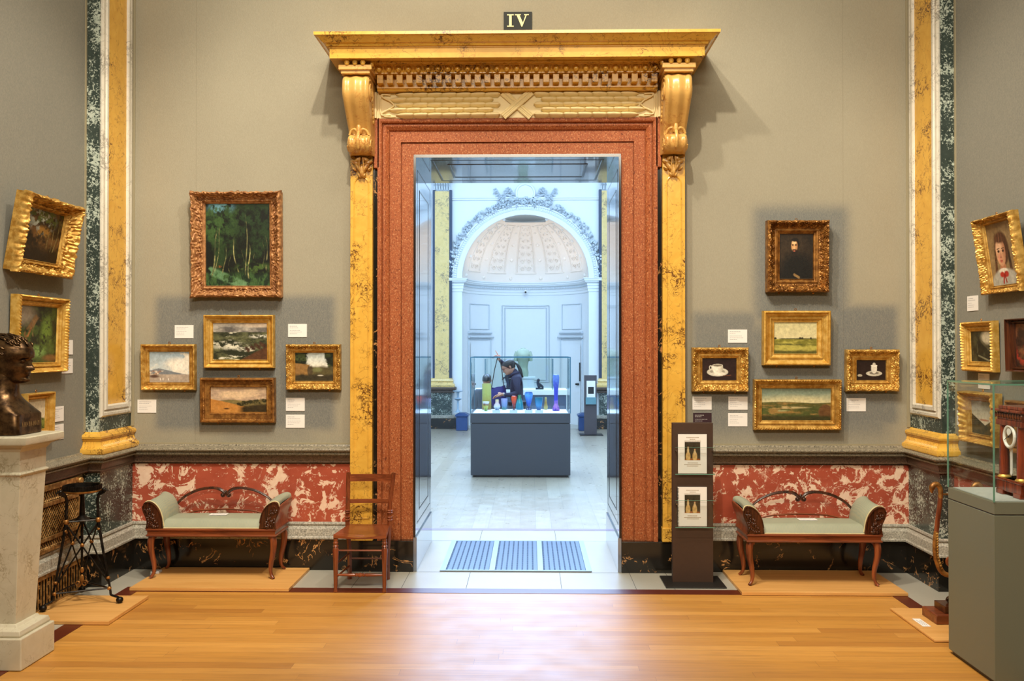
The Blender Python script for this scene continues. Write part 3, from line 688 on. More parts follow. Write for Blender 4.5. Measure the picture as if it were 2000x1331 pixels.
def p_man(w, h):
    p = Pic(w, h, 6); p.fill(1, (24, 17, 10), (62, 46, 28), p.blob(.3, .4, .5, .5, 1) * p.n(5) * 1.3)
    p.fill(p.blob(.52, .92, .52, .52, .3), (13, 11, 8)); p.fill(p.blob(.46, .22, .13, .12), (16, 10, 6)); p.fill(p.blob(.445, .27, .095, .135), (204, 152, 98), (120, 76, 46), sst(.45, .56, p.X)); p.fill(p.blob(.43, .19, .06, .04, .5), (232, 190, 136))
    p.fill(p.blob(.46, .13, .11, .04, .3), (18, 11, 7)); p.fill(p.blob(.455, .40, .095, .065, .4), (30, 19, 11)); p.fill(p.blob(.435, .355, .06, .016, .3), (54, 32, 18)); p.fill(p.blob(.44, .375, .03, .014, .3), (176, 96, 70))
    for q in (.395, .485): p.fill(p.blob(q, .25, .024, .013, .4), (36, 22, 13)); p.fill(p.blob(q, .228, .03, .008, .4), (50, 32, 20))
    p.fill(p.blob(.435, .30, .018, .035, .5), (222, 170, 118)); p.fill(p.line(.44, .90, .58, .96, .03), (134, 104, 62)); return p.I
def p_meadow(w, h):
    p = Pic(w, h, 7); p.fill(1, (198, 190, 140), (220, 206, 160), p.Y + .3 * (p.n(4) - .5)); hz = .52
    p.fill(sst(hz, hz + .015, p.Y), (116, 112, 40), (176, 166, 78), sst(.35, .65, p.n(6, 5, .5))); p.fill(p.blob(.5, .70, .5, .03, .6) * sst(.45, .6, p.n(14, 4, .4)), (84, 84, 36))
    p.fill(p.blob(.5, hz, .6, .018, .5) * sst(.3, .5, p.n(10, 3)), (86, 84, 52))
    for x, r in ((.03, .03), (.61, .035), (.66, .025), (.86, .02)): p.fill(p.blob(x, hz - .01, r, .035), (54, 52, 34))
    p.fill(sst(.9, .98, p.Y + .08 * p.n(8)), (84, 82, 34)); return p.I
def p_cup(w, h):
    p = Pic(w, h, 8); p.fill(1, (26, 12, 12), (48, 26, 24), p.n(5)); p.fill(p.blob(.45, .62, .31, .19, .04), (206, 200, 182)); p.fill(p.blob(.45, .60, .22, .11, .1), (164, 156, 138)); p.fill(p.blob(.47, .69, .2, .08, .1), (226, 220, 202))
    p.fill(p.blob(.25, .42, .05, .10, .1), (214, 208, 190)); p.fill(p.blob(.25, .42, .025, .06, .1), (34, 18, 16))
    cupm = p.blob(.45, .42, .16, .28, .04) * (p.Y > .32); p.fill(cupm, (236, 230, 212), (176, 168, 146), sst(.45, .62, p.X)); p.fill(p.blob(.45, .32, .155, .06, .06), (206, 198, 178)); p.fill(p.blob(.45, .33, .13, .04, .1), (120, 110, 94))
    p.fill(p.line(.62, .78, .84, .76, .012), (120, 70, 44)); return p.I
def p_cup2(w, h):
    p = Pic(w, h, 9); p.fill(1, (22, 12, 10), (40, 24, 22), p.n(5)); p.fill(p.blob(.6, .66, .27, .13, .05), (196, 190, 172)); p.fill(p.blob(.6, .64, .16, .07, .1), (120, 112, 98))
    p.fill(p.blob(.6, .42, .10, .24, .06) * (p.Y > .28), (218, 212, 196)); p.fill(p.blob(.6, .28, .11, .05, .1), (236, 232, 218)); p.fill(p.blob(.6, .2, .05, .07, .1), (206, 200, 184)); p.fill(p.blob(.12, .76, .08, .06, .1), (176, 168, 146)); return p.I
def p_valley(w, h):
    p = Pic(w, h, 10); c = p.n(3, 5, .5); p.fill(1, (126, 142, 122), (206, 196, 150), sst(.2, .8, p.Y * 1.8 + .4 * (c - .5))); n = p.n(6, 6, .5)
    p.fill(sst(.42, .45, p.Y + .02 * np.sin(p.X * 6) + .03 * (n - .5)), (84, 84, 40), (146, 116, 62), sst(.4, .6, n)); p.fill(sst(.5, .6, p.Y) * sst(.5, .6, p.n(8, 5, .5)), (44, 58, 26), (90, 96, 44), n)
    p.fill(p.blob(.35, .60, .3, .03, .5) * sst(.40, .55, p.n(10, 4, .5)), (170, 158, 110), (196, 180, 136), n); p.fill(p.blob(.22, .70, .16, .025, .5) * sst(.42, .55, p.n(12, 4, .5)), (150, 150, 104)); p.fill(p.blob(.3, .6, .2, .05, .6) * sst(.5, .6, p.n(14)), (176, 150, 96))
    p.fill(p.blob(.92, .74, .10, .24, .1) * (p.Y > .5), (74, 48, 24), (126, 88, 50), p.n(8)); p.fill(sst(.86, .95, p.Y + .1 * n), (34, 42, 20), (74, 66, 30), p.n(9)); return p.I
def p_ravine(w, h):
    p = Pic(w, h, 11); n = p.n(5, 6); p.fill(1, (30, 22, 12), (110, 78, 42), sst(.4, .68, n)); p.fill(p.blob(.45, .2, .3, .22, .5) * sst(.45, .55, p.n(7)), (176, 188, 178))
    p.fill(p.blob(.55, .08, .6, .18, .5) * sst(.46, .56, p.n(10)), (46, 66, 26), (104, 120, 52), p.n(8)); p.fill(p.blob(.5, .42, .2, .1, .4) * sst(.4, .55, p.n(8)), (166, 124, 56))
    for x in (.72, .82, .92): trunk(p, x, .2, x - .06, .8, .014, (96, 84, 50), (150, 138, 88), .8)
    p.fill(sst(.62, .9, p.Y + .3 * (n - .5)), (26, 18, 10)); return p.I
def p_glade(w, h):
    p = Pic(w, h, 12); n = p.n(5, 6); p.fill(1, (22, 30, 16), (66, 84, 34), sst(.4, .65, n)); p.fill(p.blob(.1, .12, .3, .2, .6), (134, 122, 104)); p.fill(p.blob(.72, .5, .14, .3, .6) * sst(.4, .55, p.n(9)), (96, 122, 44))
    p.fill(p.line(.2, .5, .45, .2, .06) * sst(.3, .5, p.n(9)), (84, 62, 38), (140, 104, 62), p.n(12)); p.fill(p.line(.45, .2, .6, .24, .03) * sst(.35, .5, p.n(12)), (92, 66, 38)); trunk(p, .33, .30, .24, .60, .03, (120, 76, 42), (188, 124, 66), .9); trunk(p, .42, .28, .36, .55, .02, (90, 66, 40), (140, 110, 70), .7)
    p.fill(p.blob(.5, .8, .2, .09, .6) * sst(.4, .55, p.n(12)), (118, 152, 82)); p.fill(p.blob(.85, .92, .2, .06, .5), (118, 84, 44)); return p.I
def p_hill(w, h):
    p = Pic(w, h, 13); p.fill(1, (196, 190, 166), (224, 210, 178), p.Y * 1.5); n = p.n(5, 5); p.fill(sst(0, .03, p.Y - (.30 + .35 * p.X + .05 * n)), (118, 118, 90), (148, 142, 104), n)
    p.fill(sst(.55, .68, p.Y + .15 * (n - .5)), (60, 76, 30), (124, 132, 60), sst(.4, .6, p.n(9))); return p.I
def p_girl(w, h):
    p = Pic(w, h, 14); n = p.n(5, 6); p.fill(1, (110, 88, 58), (158, 132, 92), n); hr_ = p.n(10, 4, 2.0)
    p.fill(p.blob(.50, .42, .27, .27, .12), (46, 26, 18), (92, 56, 36), hr_)
    for x0, x1 in ((.25, .18), (.74, .80)): trunk(p, x0, .40, x1, .92, .075, (44, 26, 18), (88, 54, 34), 1.0, .01)
    p.fill(p.blob(.50, 1.04, .56, .30, .10), (142, 140, 130), (198, 194, 178), p.n(8)); p.fill(p.blob(.47, .72, .11, .10, .15), (176, 118, 84))
    p.fill(p.blob(.455, .47, .185, .225, .05), (206, 154, 116), (150, 98, 70), sst(.46, .66, p.X + .1 * (n - .5))); p.fill(p.blob(.40, .40, .10, .08, .7), (228, 184, 146)); p.fill(p.blob(.40, .56, .07, .05, .7), (220, 150, 118))
    p.fill(p.blob(.47, .245, .21, .085, .3), (56, 32, 22), (100, 62, 40), hr_); p.fill(p.line(.45, .18, .44, .30, .012), (120, 78, 54))
    for q in (.375, .545): p.fill(p.blob(q, .455, .045, .022, .3), (96, 60, 46)); p.fill(p.blob(q, .457, .024, .016, .3), (36, 22, 18)); p.fill(p.line(q - .05, .418, q + .045, .412, .009), (76, 46, 32))
    p.fill(p.line(.455, .45, .44, .545, .014) * .6, (158, 104, 76)); p.fill(p.blob(.44, .555, .035, .014, .5), (168, 108, 82)); p.fill(p.blob(.445, .61, .052, .013, .3), (166, 76, 64)); p.fill(p.blob(.45, .632, .04, .01, .4), (188, 104, 86))
    p.fill(p.blob(.46, .775, .17, .045, .2), (220, 212, 194)); p.fill(p.blob(.40, .83, .085, .045, .25) * 1.0, (160, 34, 26), (196, 58, 42), n); p.fill(p.blob(.56, .83, .085, .05, .25), (140, 28, 22), (180, 46, 36), n); p.fill(p.line(.47, .84, .42, .96, .028), (150, 32, 26)); p.fill(p.line(.49, .84, .53, .95, .024), (136, 26, 22)); return p.I
def p_gorge(w, h):
    p = Pic(w, h, 15); n = p.n(5, 6); p.fill(1, (20, 24, 18), (62, 62, 42), sst(.4, .68, n)); p.fill(p.blob(.75, .2, .26, .22, .4), (186, 176, 148)); p.fill(p.line(.5, .35, .85, .6, .05) * n * 1.4, (90, 84, 60)); p.fill(p.line(.35, .8, .8, .95, .03), (120, 118, 92)); p.fill(p.line(.28, .4, .3, .7, .012), (84, 86, 66)); return p.I
def p_dusk(w, h):
    p = Pic(w, h, 16); n = p.n(4, 6); p.fill(1, (44, 26, 22), (120, 76, 50), sst(.4, .7, n)); p.fill(p.blob(.3, .75, .4, .2, .5) * sst(.45, .6, p.n(8)), (150, 50, 36)); return p.I
def p_pass(w, h):
    p = Pic(w, h, 17); n = p.n(5, 6); p.fill(1, (146, 154, 150), (206, 196, 172), p.Y * 1.6 + .3 * (n - .5)); p.fill(sst(.0, .03, p.Y - (.38 + .55 * np.minimum(p.X, np.abs(1.15 - p.X)) * 1.0)), (30, 38, 24), (74, 62, 34), sst(.4, .6, n)); p.fill(p.blob(.55, .56, .2, .03, .5), (176, 120, 96)); return p.I
def p_card(w, h):   # a plain picture of two seated figures in gold dresses
    p = Pic(w, h, 18); p.fill(1, (40, 34, 22), (66, 54, 36), p.n(4)); p.fill(p.blob(.5, .98, .6, .08, .3), (150, 88, 44))
    for cx, ty in ((.22, .30), (.65, .42)): p.fill(p.blob(cx, .80, .15, .26, .2), (186, 146, 84), (214, 180, 120), p.n(6)); p.fill(p.blob(cx, ty + .16, .07, .13, .2), (206, 178, 130)); p.fill(p.blob(cx, ty, .05, .045), (206, 156, 112))
    return p.I
def canvas(name, w, h, fn, parent, y=0.0, dens=330, cx=0.0, cz=0.0):
    nx, nz = max(16, int(w * dens)), max(16, int(h * dens)); I = fn(nx, nz)
    sd = int(w * 997 + h * 571); st = vn(nz, nx, max(4, int(h * 60)), sd, 3, 2.2 * w / h * .5)   # broken brushwork in the paint itself
    I = I * (.72 + .56 * st[..., None]) + (vn(nz, nx, max(5, int(h * 90)), sd + 1, 2)[..., None] - .5) * .12 * np.sqrt(np.clip(I, 0, 1))
    xs = np.linspace(-w/2, w/2, nx); zs = np.linspace(h/2, -h/2, nz)
    V = np.zeros((nz, nx, 3)); V[..., 0] = xs[None, :] + cx; V[..., 1] = y; V[..., 2] = zs[:, None] + cz
    idx = np.arange(nx * nz).reshape(nz, nx)
    Fq = np.stack([idx[:-1, :-1], idx[1:, :-1], idx[1:, 1:], idx[:-1, 1:]], -1).reshape(-1, 4)
    me = bpy.data.meshes.new(name); me.from_pydata(V.reshape(-1, 3).tolist(), [], Fq.tolist()); me.update()
    at_ = me.color_attributes.new('paint', 'FLOAT_COLOR', 'POINT')
    at_.data.foreach_set('color', np.concatenate([np.clip(I, 0, 1), np.ones((nz, nx, 1))], -1).reshape(-1))
    me.materials.append(PAINT); o = bpy.data.objects.new(name, me); COL.objects.link(o); o.parent = parent
    return o

# ---------------------------------------------------------------- picture frames
def frame_mesh(W, H, w, h, depth, prof, relief=None, amp=0.0, wav=0.0, band=(0, 1), step=.008, cz=0.0, nu=16, seed=0):
    """mitred moulding from the outer W x H to the inner w x h; prof (u, depth fraction); relief carved by a function of (s, u)"""
    us = sorted(set([i / nu for i in range(nu + 1)] + [u for u, _ in prof])); m = MB()
    per = []
    for side in range(4):
        L = (W, H, W, H)[side]; n = max(10, int(L / step))
        for k in range(n): per.append((side, -1 + 2 * k / n, L))
    P = []; run_ = 0
    for side, t, L in per:
        s = (sum((W, H, W, H)[:side]) + (t + 1) / 2 * L); row = []
        ht = abs(t); ce = max(0, 1 - abs(ht - 1) * L / 2 / .09) + .7 * max(0, 1 - ht * L / 2 / .06)
        for u in [-1, -.5] + us:
            uu = max(u, 0); a = (W/2) * (1-uu) + (w/2) * uu; b = (H/2) * (1-uu) + (h/2) * uu
            if wav and 0 <= u < .5:
                k_ = wav * (1 - uu * 2) * (.5 * math.sin(s * 62 + seed) + .7 * math.sin(s * 140) * math.sin(s * 23) + 1.0 * ce); a += k_; b += k_
            hh = 0.0 if u == -1 else (prof[0][1] * .8 if u < 0 else interp(prof, uu)) * depth
            if relief and u >= 0 and band[0] < uu < band[1]:
                e = math.sin(PI * (uu - band[0]) / (band[1] - band[0])) ** .5
                hh += amp * e * (relief(s, (uu - band[0]) / (band[1] - band[0]), ce) - .4)
            x, z = [(t * a, b), (a, -t * b), (-t * a, -b), (-a, t * b)][side]
            row.append((x, -max(hh, 0.0), z + cz))
        P.append(row)
    m.grid(P, closed_u=True); return m
def r_scroll(f=62.0):
    def g(s, v, ce):
        a = math.sin(s * f + 3.0 * math.sin(v * 6.5 + s * f * .5)); b = math.sin(v * 15 - s * f * .62)
        n = mnoise.noise(Vector((s * 130, v * 9, 1.7)))
        return .5 + .5 * math.copysign(abs(a * b) ** .6, a * b) + .38 * n + .4 * ce
    return g
def r_leaf(f=150.0):
    def g(s, v, ce): return .5 + .5 * math.cos(s * f + v * 5.0) * (1 - .3 * v) + .5 * ce + .3 * mnoise.noise(Vector((s * 60, v * 4, 0)))
    return g
def r_rib(f=300.0):
    def g(s, v, ce): return abs(math.cos(s * f / 2 + v * 2.2)) * 1.1
    return g
COVE = [(0, .55), (.03, .85), (.08, .95), (.16, 1.0), (.24, .9), (.36, .62), (.5, .42), (.62, .34), (.70, .36), (.74, .44), (.80, .42), (.86, .28), (.93, .24), (.96, .3), (1.0, .18)]
STEP = [(0, .70), (.04, .9), (.14, .95), (.20, .9), (.24, .70), (.34, .62), (.44, .46), (.54, .40), (.58, .52), (.66, .52), (.70, .36), (.9, .26), (.94, .32), (1.0, .16)]
FLAT = [(0, .75), (.05, .95), (.16, 1.0), (.22, .86), (.30, .62), (.36, .55), (.40, .60), (.44, .45), (.85, .40), (.9, .46), (.95, .42), (1.0, .22)]
def painting(label, loc, rot, W, H, w, h, depth, fn, kind='cove', mat=GOLD, mat2=None, tilt=1.5, cz=0.0, pins=2, group=None, hook=True, dens=330, wz=False, step=.005):
    e = empty('framed_painting', loc, label=label, cat='painting', group=group)
    e.rotation_mode = 'XYZ'
    e.rotation_euler = (Matrix.Rotation(rot, 4, 'Z') @ Matrix.Rotation(math.radians(tilt), 4, 'X')).to_euler()
    c0 = H / 2
    K = {'swept': dict(prof=COVE, relief=r_scroll(88), amp=.20 * depth, wav=.0055, band=(.0, .82)), 'carved': dict(prof=COVE, relief=r_scroll(150), amp=.22 * depth, wav=.002, band=(.02, .6)),
         'leaf': dict(prof=COVE, relief=r_leaf(), amp=.12 * depth, wav=.0006, band=(.05, .5)), 'rib': dict(prof=STEP, relief=r_rib(), amp=.20 * depth, band=(.02, .26)),
         'plain': dict(prof=STEP), 'flat': dict(prof=FLAT, relief=r_rib(520), amp=.08 * depth, band=(.30, .44))}[kind]
    fm = frame_mesh(W, H, w, h, depth, cz=c0, seed=W * 10, step=step, nu=26 if kind in ('swept', 'carved', 'leaf') else 10, **K)
    fr = fm.build('frame', mat, e, angle=1.0 if kind in ('swept', 'carved') else .6)
    if mat2:   # contrasting inner slip
        sl = frame_mesh(w * 1.0 + .03, h + .03, w, h, depth * .42, [(0, .9), (.4, 1.0), (1, .5)], cz=c0, step=.05, nu=4); sl.build('inner_slip', mat2, fr)
    MB().box(-W/2 + .012, W/2 - .012, -.004, .0, .012, H - .012).build('backboard', DARKCARVE, e, smooth=False)
    canvas('canvas', w + .004, h + .004, fn, e, y=-depth * .17, dens=dens, cz=c0)
    if hook:
        MB().tube(spiral((0, -.008, H + .010), .008, 1, 14, 1.0, 'xz'), .0025, 6).build('hanging_ring', GOLDD, e)
        for q in ((-.28, .28) if pins else ()): MB().sphere((q * W, -.012, -.006), (.009, .006, .008), 8, 6).build('support_pin', GOLDD, e)
    return e
BW = WY - .004
def back(label, cx, cz, W, H, w, h, depth, fn, **k): return painting(label, (cx, BW, cz - H / 2), 0, W, H, w, h, depth, fn, **k)
back('large ornate gilt-framed forest interior with pale trunks, left of the doorway', -2.215, 2.568, .712, .83, .508, .647, .09, p_forest, kind='swept', mat=GOLDR, pins=0)
back('stormy green sea with white surf in a broad plain gilt frame', -2.198, 1.802, .557, .420, .427, .290, .06, p_sea, kind='plain', mat=GOLDP)
back('calm pale lake with white cloud, small gilt frame left of the sea picture', -2.762, 1.598, .432, .365, .318, .242, .055, p_lake, kind='leaf', mat=GOLD)
back('golden dunes under a peach sky, dark gilt frame below the sea picture', -2.208, 1.338, .592, .355, .443, .202, .06, p_dunes, kind='flat', mat=GOLDD, mat2=GOLDP)
back('dark avenue of trees beside an ochre wall, gilt frame nearest the doorway', -1.607, 1.60, .430, .358, .300, .222, .06, p_avenue, kind='carved', mat=GOLD)
back('very dark portrait of a bearded man in black in a heavy carved gilt frame', 2.186, 2.466, .478, .56, .258, .350, .085, p_man, kind='carved', mat=GOLDD, pins=1)
back('flat yellow-green meadow under a cream sky in a stepped gilt frame', 2.179, 1.828, .523, .427, .329, .243, .07, p_meadow, kind='plain', mat=GOLDP, pins=1)
back('white teacup with handle on a dark ground, gilt frame beside the doorway', 1.585, 1.582, .437, .345, .263, .172, .065, p_cup, kind='carved', mat=GOLD)
back('wide view over a green valley with a ruined tower in a rope-edged gilt frame', 2.184, 1.308, .675, .395, .535, .247, .065, p_valley, kind='rib', mat=GOLD, pins=0)
back('tiny white covered cup on black in a carved gilt frame near the right pier', 2.767, 1.576, .410, .326, .225, .155, .06, p_cup2, kind='carved', mat=GOLD)
def side(sgn, label, yc, zb, W, H, w, h, depth, fn, off=.004, **k):
    return painting(label, (sgn * (WX - off), yc, zb), PI / 2 if sgn < 0 else -PI / 2, W, H, w, h, depth, fn, **k)
side(-1, 'rocky brown ravine with leaves above, in a swept gilt frame tilting off the left wall', -1.165, 2.245, .67, .50, .455, .33, .10, p_ravine, kind='swept', mat=GOLD, tilt=10, pins=0, dens=360)
side(-1, 'fallen tree in a green glade, gilt frame hung behind the bronze bust head', -1.13, 1.587, .61, .505, .46, .37, .065, p_glade, kind='rib', mat=GOLDP, tilt=1.5, pins=0)
side(-1, 'green hillside under a pale sky, small plain frame just above the bust base', -1.145, 1.165, .345, .29, .225, .20, .055, p_hill, kind='plain', mat=GOLDP, tilt=1.5, pins=0)
side(1, 'head of a dark-haired girl with a red bow, gilt frame tilting off the right wall', -1.19, 2.11, .475, .50, .31, .40, .06, p_girl, kind='carved', mat=GOLD, tilt=8, pins=0, dens=360)
side(1, 'small dark gorge with a light sky in a gilt frame beside the right pier', -.865, 1.59, .42, .34, .29, .205, .055, p_gorge, kind='rib', mat=GOLDP, pins=0)
side(1, 'dusky reddish landscape in a dark brown frame at the far right of the wall', -1.48, 1.60, .50, .335, .37, .265, .055, p_dusk, kind='plain', mat=DARKCARVE, pins=0, hook=False)
side(1, 'mountain pass under pale cloud in a gilt frame seen through the glass case', -.885, 1.10, .46, .352, .305, .222, .075, p_pass, kind='leaf', mat=GOLD, pins=0)
side(1, 'hillside landscape in a gilt frame mostly hidden behind the clock', -1.46, 1.09, .44, .33, .32, .20, .06, p_hill, kind='plain', mat=GOLDD, pins=0, hook=False)

# wall labels
def wall_label(label, loc, rot=0, w=.150, h=.104, lines=5, mat=CARD, seed=0, ink=INK):
    e = empty('wall_label', loc, (0, 0, rot), label=label, cat='label', group='cards beside the paintings')
    MB().box(-w/2, w/2, -.004, 0, -h/2, h/2).build('card', mat, e, smooth=False)
    rs = random.Random(seed); t = MB(); z = h/2 - .016
    for k in range(lines):
        L = rs.uniform(.35, .85) * (w - .03); hh = .0022 if k else .003; x = -w/2 + .014
        while x < -w/2 + .014 + L:
            q = rs.uniform(.006, .016); t.box(x, x + q, -.0046, -.004, z - hh, z); x += q + .003
        z -= .0135 + (.006 if k in (1,) else 0)
    t.build('printed_text', ink, e, smooth=False); return e
for k, (cx, cz, lb) in enumerate([(-2.652, 1.880, 'white card upper left of the stormy sea picture'), (-1.745, 1.888, 'white card upper right of the stormy sea picture'), (-2.949, 1.286, 'white card below the pale lake picture'),
        (-1.761, 1.302, 'upper of two white cards below the dark avenue picture'), (-1.761, 1.168, 'lower of two white cards below the dark avenue picture'), (1.732, 1.842, 'white card above the right corner of the teacup picture'),
        (1.453, 1.316, 'white card under the left corner of the teacup picture'), (1.734, 1.316, 'upper of two white cards left of the valley picture'), (1.732, 1.186, 'lower of two white cards left of the valley picture'), (2.656, 1.305, 'white card under the tiny covered cup picture')]):
    wall_label(lb, (cx, WY, cz), seed=k)
wall_label('dark plum card behind the top of the brown leaflet stand', (1.455, WY, 1.187), mat=DARKCARD, ink=CARD, seed=40, w=.144)
for k, (y, z, lb) in enumerate([(-.715, 1.755, 'upper white card at the edge of the fallen tree picture'), (-.715, 1.622, 'lower white card at the edge of the fallen tree picture'), (-.837, 1.29, 'upper white card right of the green hillside picture'), (-.837, 1.165, 'lower white card right of the green hillside picture')]):
    wall_label(lb, (-WX, y, z), PI / 2, seed=50 + k)
for k, (y, z, lb) in enumerate([(-.71, 2.06, 'white card below the picture of the girl with a red bow'), (-.86, 1.525, 'white card between the gorge and mountain pass pictures'), (-.54, 1.247, 'white card at the pier side of the mountain pass picture')]):
    wall_label(lb, (WX, y, z), -PI / 2, seed=60 + k)

# ---------------------------------------------------------------- platform boards, benches, chair
for (x0, x1, y0, y1, lb) in [(-2.78, -1.628, -.60, .01, 'pale wooden platform board under the left bench'), (1.596, 2.76, -.63, .01, 'pale wooden platform board under the right bench'),
                             (-3.12, -2.555, -1.39, -.80, 'pale wooden board under the bronze tripod stand'), (2.50, 3.12, -1.62, -.96, 'thin pale wooden board under the bird-headed stand')]:
    th_ = .022 if x0 < 2.4 else .012
    b = MB().box(x0, x1, y0, y1, .003, .003 + th_).build('platform_board', BOARD, None, smooth=False, bevel=.002)
    tag(b, lb, 'board')
def bench(label, loc, card_label):
    e = empty('window_bench', loc, label=label, cat='bench', group='pair of upholstered benches by the doorway')
    W, Dp = .97, .345; hw = W / 2
    r = MB().box(-hw + .01, hw - .01, 0.008, Dp - .008, .325, .378)
    prof = [(0, .318), (.010, .318), (.013, .324), (.010, .331), (.004, .334), (.004, .356), (.008, .360), (.014, .366), (.012, .374), (.004, .378), (0, .378)]
    r.sweep([(hw - .01, .008), (-hw + .01, .008), (-hw + .01, Dp - .008), (hw - .01, Dp - .008)], prof, fn=lambda a, b, h: (a, b, h), closed=True)
    r2 = MB(); r2.sweep([(-hw + .01, .008), (hw - .01, .008), (hw - .01, Dp - .008), (-hw + .01, Dp - .008)], [(-d, h) for d, h in prof], closed=True)
    r2.box(-hw + .012, hw - .012, .010, Dp - .010, .322, .377)
    r2.build('seat_rail', MAHOG, e, angle=.5)
    for sx in (-1, 1):
        for sy in (0, 1):
            x, y = sx * (hw - .035), .035 if sy == 0 else Dp - .035; oy = -1 if sy == 0 else 1
            pts = smooth_pts([(x, y, .325), (x + sx*.012, y + oy*.008, .27), (x + sx*.008, y + oy*.006, .20), (x - sx*.008, y, .12), (x - sx*.012, y, .06), (x - sx*.002, y + oy*.006, .025), (x + sx*.014, y + oy*.016, .004)], 4)
            n_ = len(pts); rr = [interp([(0, .026), (.15, .027), (.4, .021), (.75, .0125), (.9, .012), (1, .014)], i/(n_-1)) for i in range(n_)]
            lg = MB().tube(pts, rr, 10); lg.v = [(a_, b_, max(c_, .001)) for a_, b_, c_ in lg.v]; lg.box(x - .024, x + .024, y - .022, y + .022, .30, .325)
            lg.build('leg', MAHOGZ, e)
    # seat cushion
    P = []; nx, ny = 34, 14
    for i in range(nx + 1):
        u = i / nx; row = []
        for j in range(ny + 1):
            v = j / ny; e_ = min(u, 1-u) * 12; f_ = min(v, 1-v) * 7
            zz = .378 + .062 * min(1, e_ + .5) * (1 - max(0, 1 - f_) ** 2.2) + .010 * math.sin(PI*u) * math.sin(PI*v)
            row.append((-.40 + .80 * u, .012 + (Dp - .03) * v, zz))
        P.append(row)
    MB().grid(P).build('seat_cushion', SILK, e)
    MB().tube([(-.40, .012, .380), (.40, .012, .380)], .0045, 6).build('piping', PIPE, e)
    for s in (-1, 1):
        # scrolled end: inner upholstered roll, outer veneered panel, carved face
        sec = [(.360, .382), (.366, .42), (.374, .465), (.392, .512), (.422, .550), (.455, .570), (.484, .572), (.503, .558), (.506, .535)]
        sp = [(-.0, a, b) for a, b in sec]; sp = [(q.y, q.z) for q in smooth_pts(sp, 3)]
        flare = lambda y: 1.0 + .06 * (y / Dp) ** 2
        P = [[(s * (.375 + (a - .375) * flare(y) + 0), y, b + .022 * (y / Dp)) for y in [.018 + (Dp - .03) * k / 8 for k in range(9)]] for a, b in sp]
        P2 = [[(x - s * (.016 * math.sin(PI * min(max((y-.018)/(Dp-.03), 0), 1)) ** .5), y, z + .006) for x, y, z in r_] for r_ in P]
        arm = MB().grid(P2); arm.build('arm_cushion', SILK, e)
        MB().tube([r_[0] for r_ in P2], .0045, 6).build('piping', PIPE, e)
        outer = [(.505, .546), (.512, .535), (.505, .50), (.485, .455), (.478, .42), (.484, .385), (.488, .376)]
        op = [(q.y, q.z) for q in smooth_pts([(0, a, b) for a, b in outer], 4)]
        Po = [[(s * (.385 + (a - .385) * flare(y)), y, b + .022 * (y / Dp) * min(1, max(0, (b-.376)/.15))) for y in [.02 + (Dp - .03) * k / 6 for k in range(7)]] for a, b in op]
        pm = MB().grid(Po); pm.build('end_panel', MAHOGZ, e, angle=.8)
        # carved front and back faces
        face = [(a, b) for a, b in sp] + op[1:]
        n_ = len(face)
        for y0_, y1_ in ((.0, .022), (Dp - .014, Dp)):
            cv = MB(); cv.prism([(s * a, b) for a, b in (face if s > 0 else face[::-1])], lambda u, v, w: (u, w, v), y0_, y1_)
            if y0_ == 0:
                rs = random.Random(3 + s)
                for k in range(34):
                    t_ = rs.random(); z = .388 + .135 * t_; xm = interp([(.38, .435), (.45, .445), (.52, .475)], z); wd = interp([(.38, .042), (.45, .034), (.53, .02)], z)
                    cv.sphere((s * (xm + rs.uniform(-1, 1) * wd), .0, z), (rs.uniform(.006, .012), .010, rs.uniform(.007, .016)), 7, 5)
                cv.tube(spiral((s * .470, -.002, .525), .020, 1.6, 18, .2, 'xz', s), .005, 6); cv.tube(spiral((s * .455, -.002, .41), .018, 1.4, 18, .2, 'xz', -s), .005, 6)
                cv.tube([(s * a, -.002, b) for a, b in face[3:]], .005, 6)
            cv.build('carved_end', DARKCARVE, e, angle=1.0)
    # arched back rail of two bows meeting at scrolls
    bk = MB(); yb = Dp - .012
    for s in (-1, 1):
        pts = smooth_pts([(s*.43, yb, .45), (s*.385, yb, .505), (s*.32, yb, .565), (s*.22, yb, .613), (s*.12, yb, .63), (s*.055, yb, .622), (s*.02, yb, .60), (s*.004, yb, .585)], 5)
        bk.tube(pts, [interp([(0, .008), (.5, .011), (.8, .013), (1, .010)], i/(len(pts)-1)) for i in range(len(pts))], 8)
        bk.tube([p + Vector((0, -.006, .008)) for p in pts[2:]], .004, 6)
    bk.build('back_rail', DARKCARVE, e)
    sc = MB()
    for s in (-1, 1): sc.tube(spiral((s*.024, yb - .004, .578), .021, 1.5, 22, .2, 'xz', s, PI/2), .006, 6); sc.sphere((s*.024, yb - .006, .578), (.012, .012, .012), 8, 6)
    sc.sphere((0, yb, .60), (.012, .012, .016), 8, 6); sc.build('back_scroll', DARKCARVE, e)
    lr = MB().tube([(-.41, yb, .41), (-.2, yb, .455), (0, yb, .465), (.2, yb, .455), (.41, yb, .41)], .007, 6); lr.build('lower_back_rail', MAHOG, e)
    c = empty('seat_card', (loc[0] - .0, loc[1] + .17, loc[2] + .4525), (0, 0, .02), label=card_label, cat='card')
    MB().box(-.066, .066, -.035, .035, 0, .003).build('card', CARD, c, smooth=False)
    t = MB(); [t.box(-.05, .05 - .02 * (k % 2), .018 - k * .014, .021 - k * .014, .003, .0035) for k in range(3)]; t.build('printed_text', INK, c, smooth=False)
    return e
T = NT('sage_silk_weave'); wv = T.n('ShaderNodeTexWave', wave_type='BANDS', bands_direction='X'); T.set(wv.inputs[0], T.coord()); wv.inputs['Scale'].default_value = 32; wv.inputs['Distortion'].default_value = 4
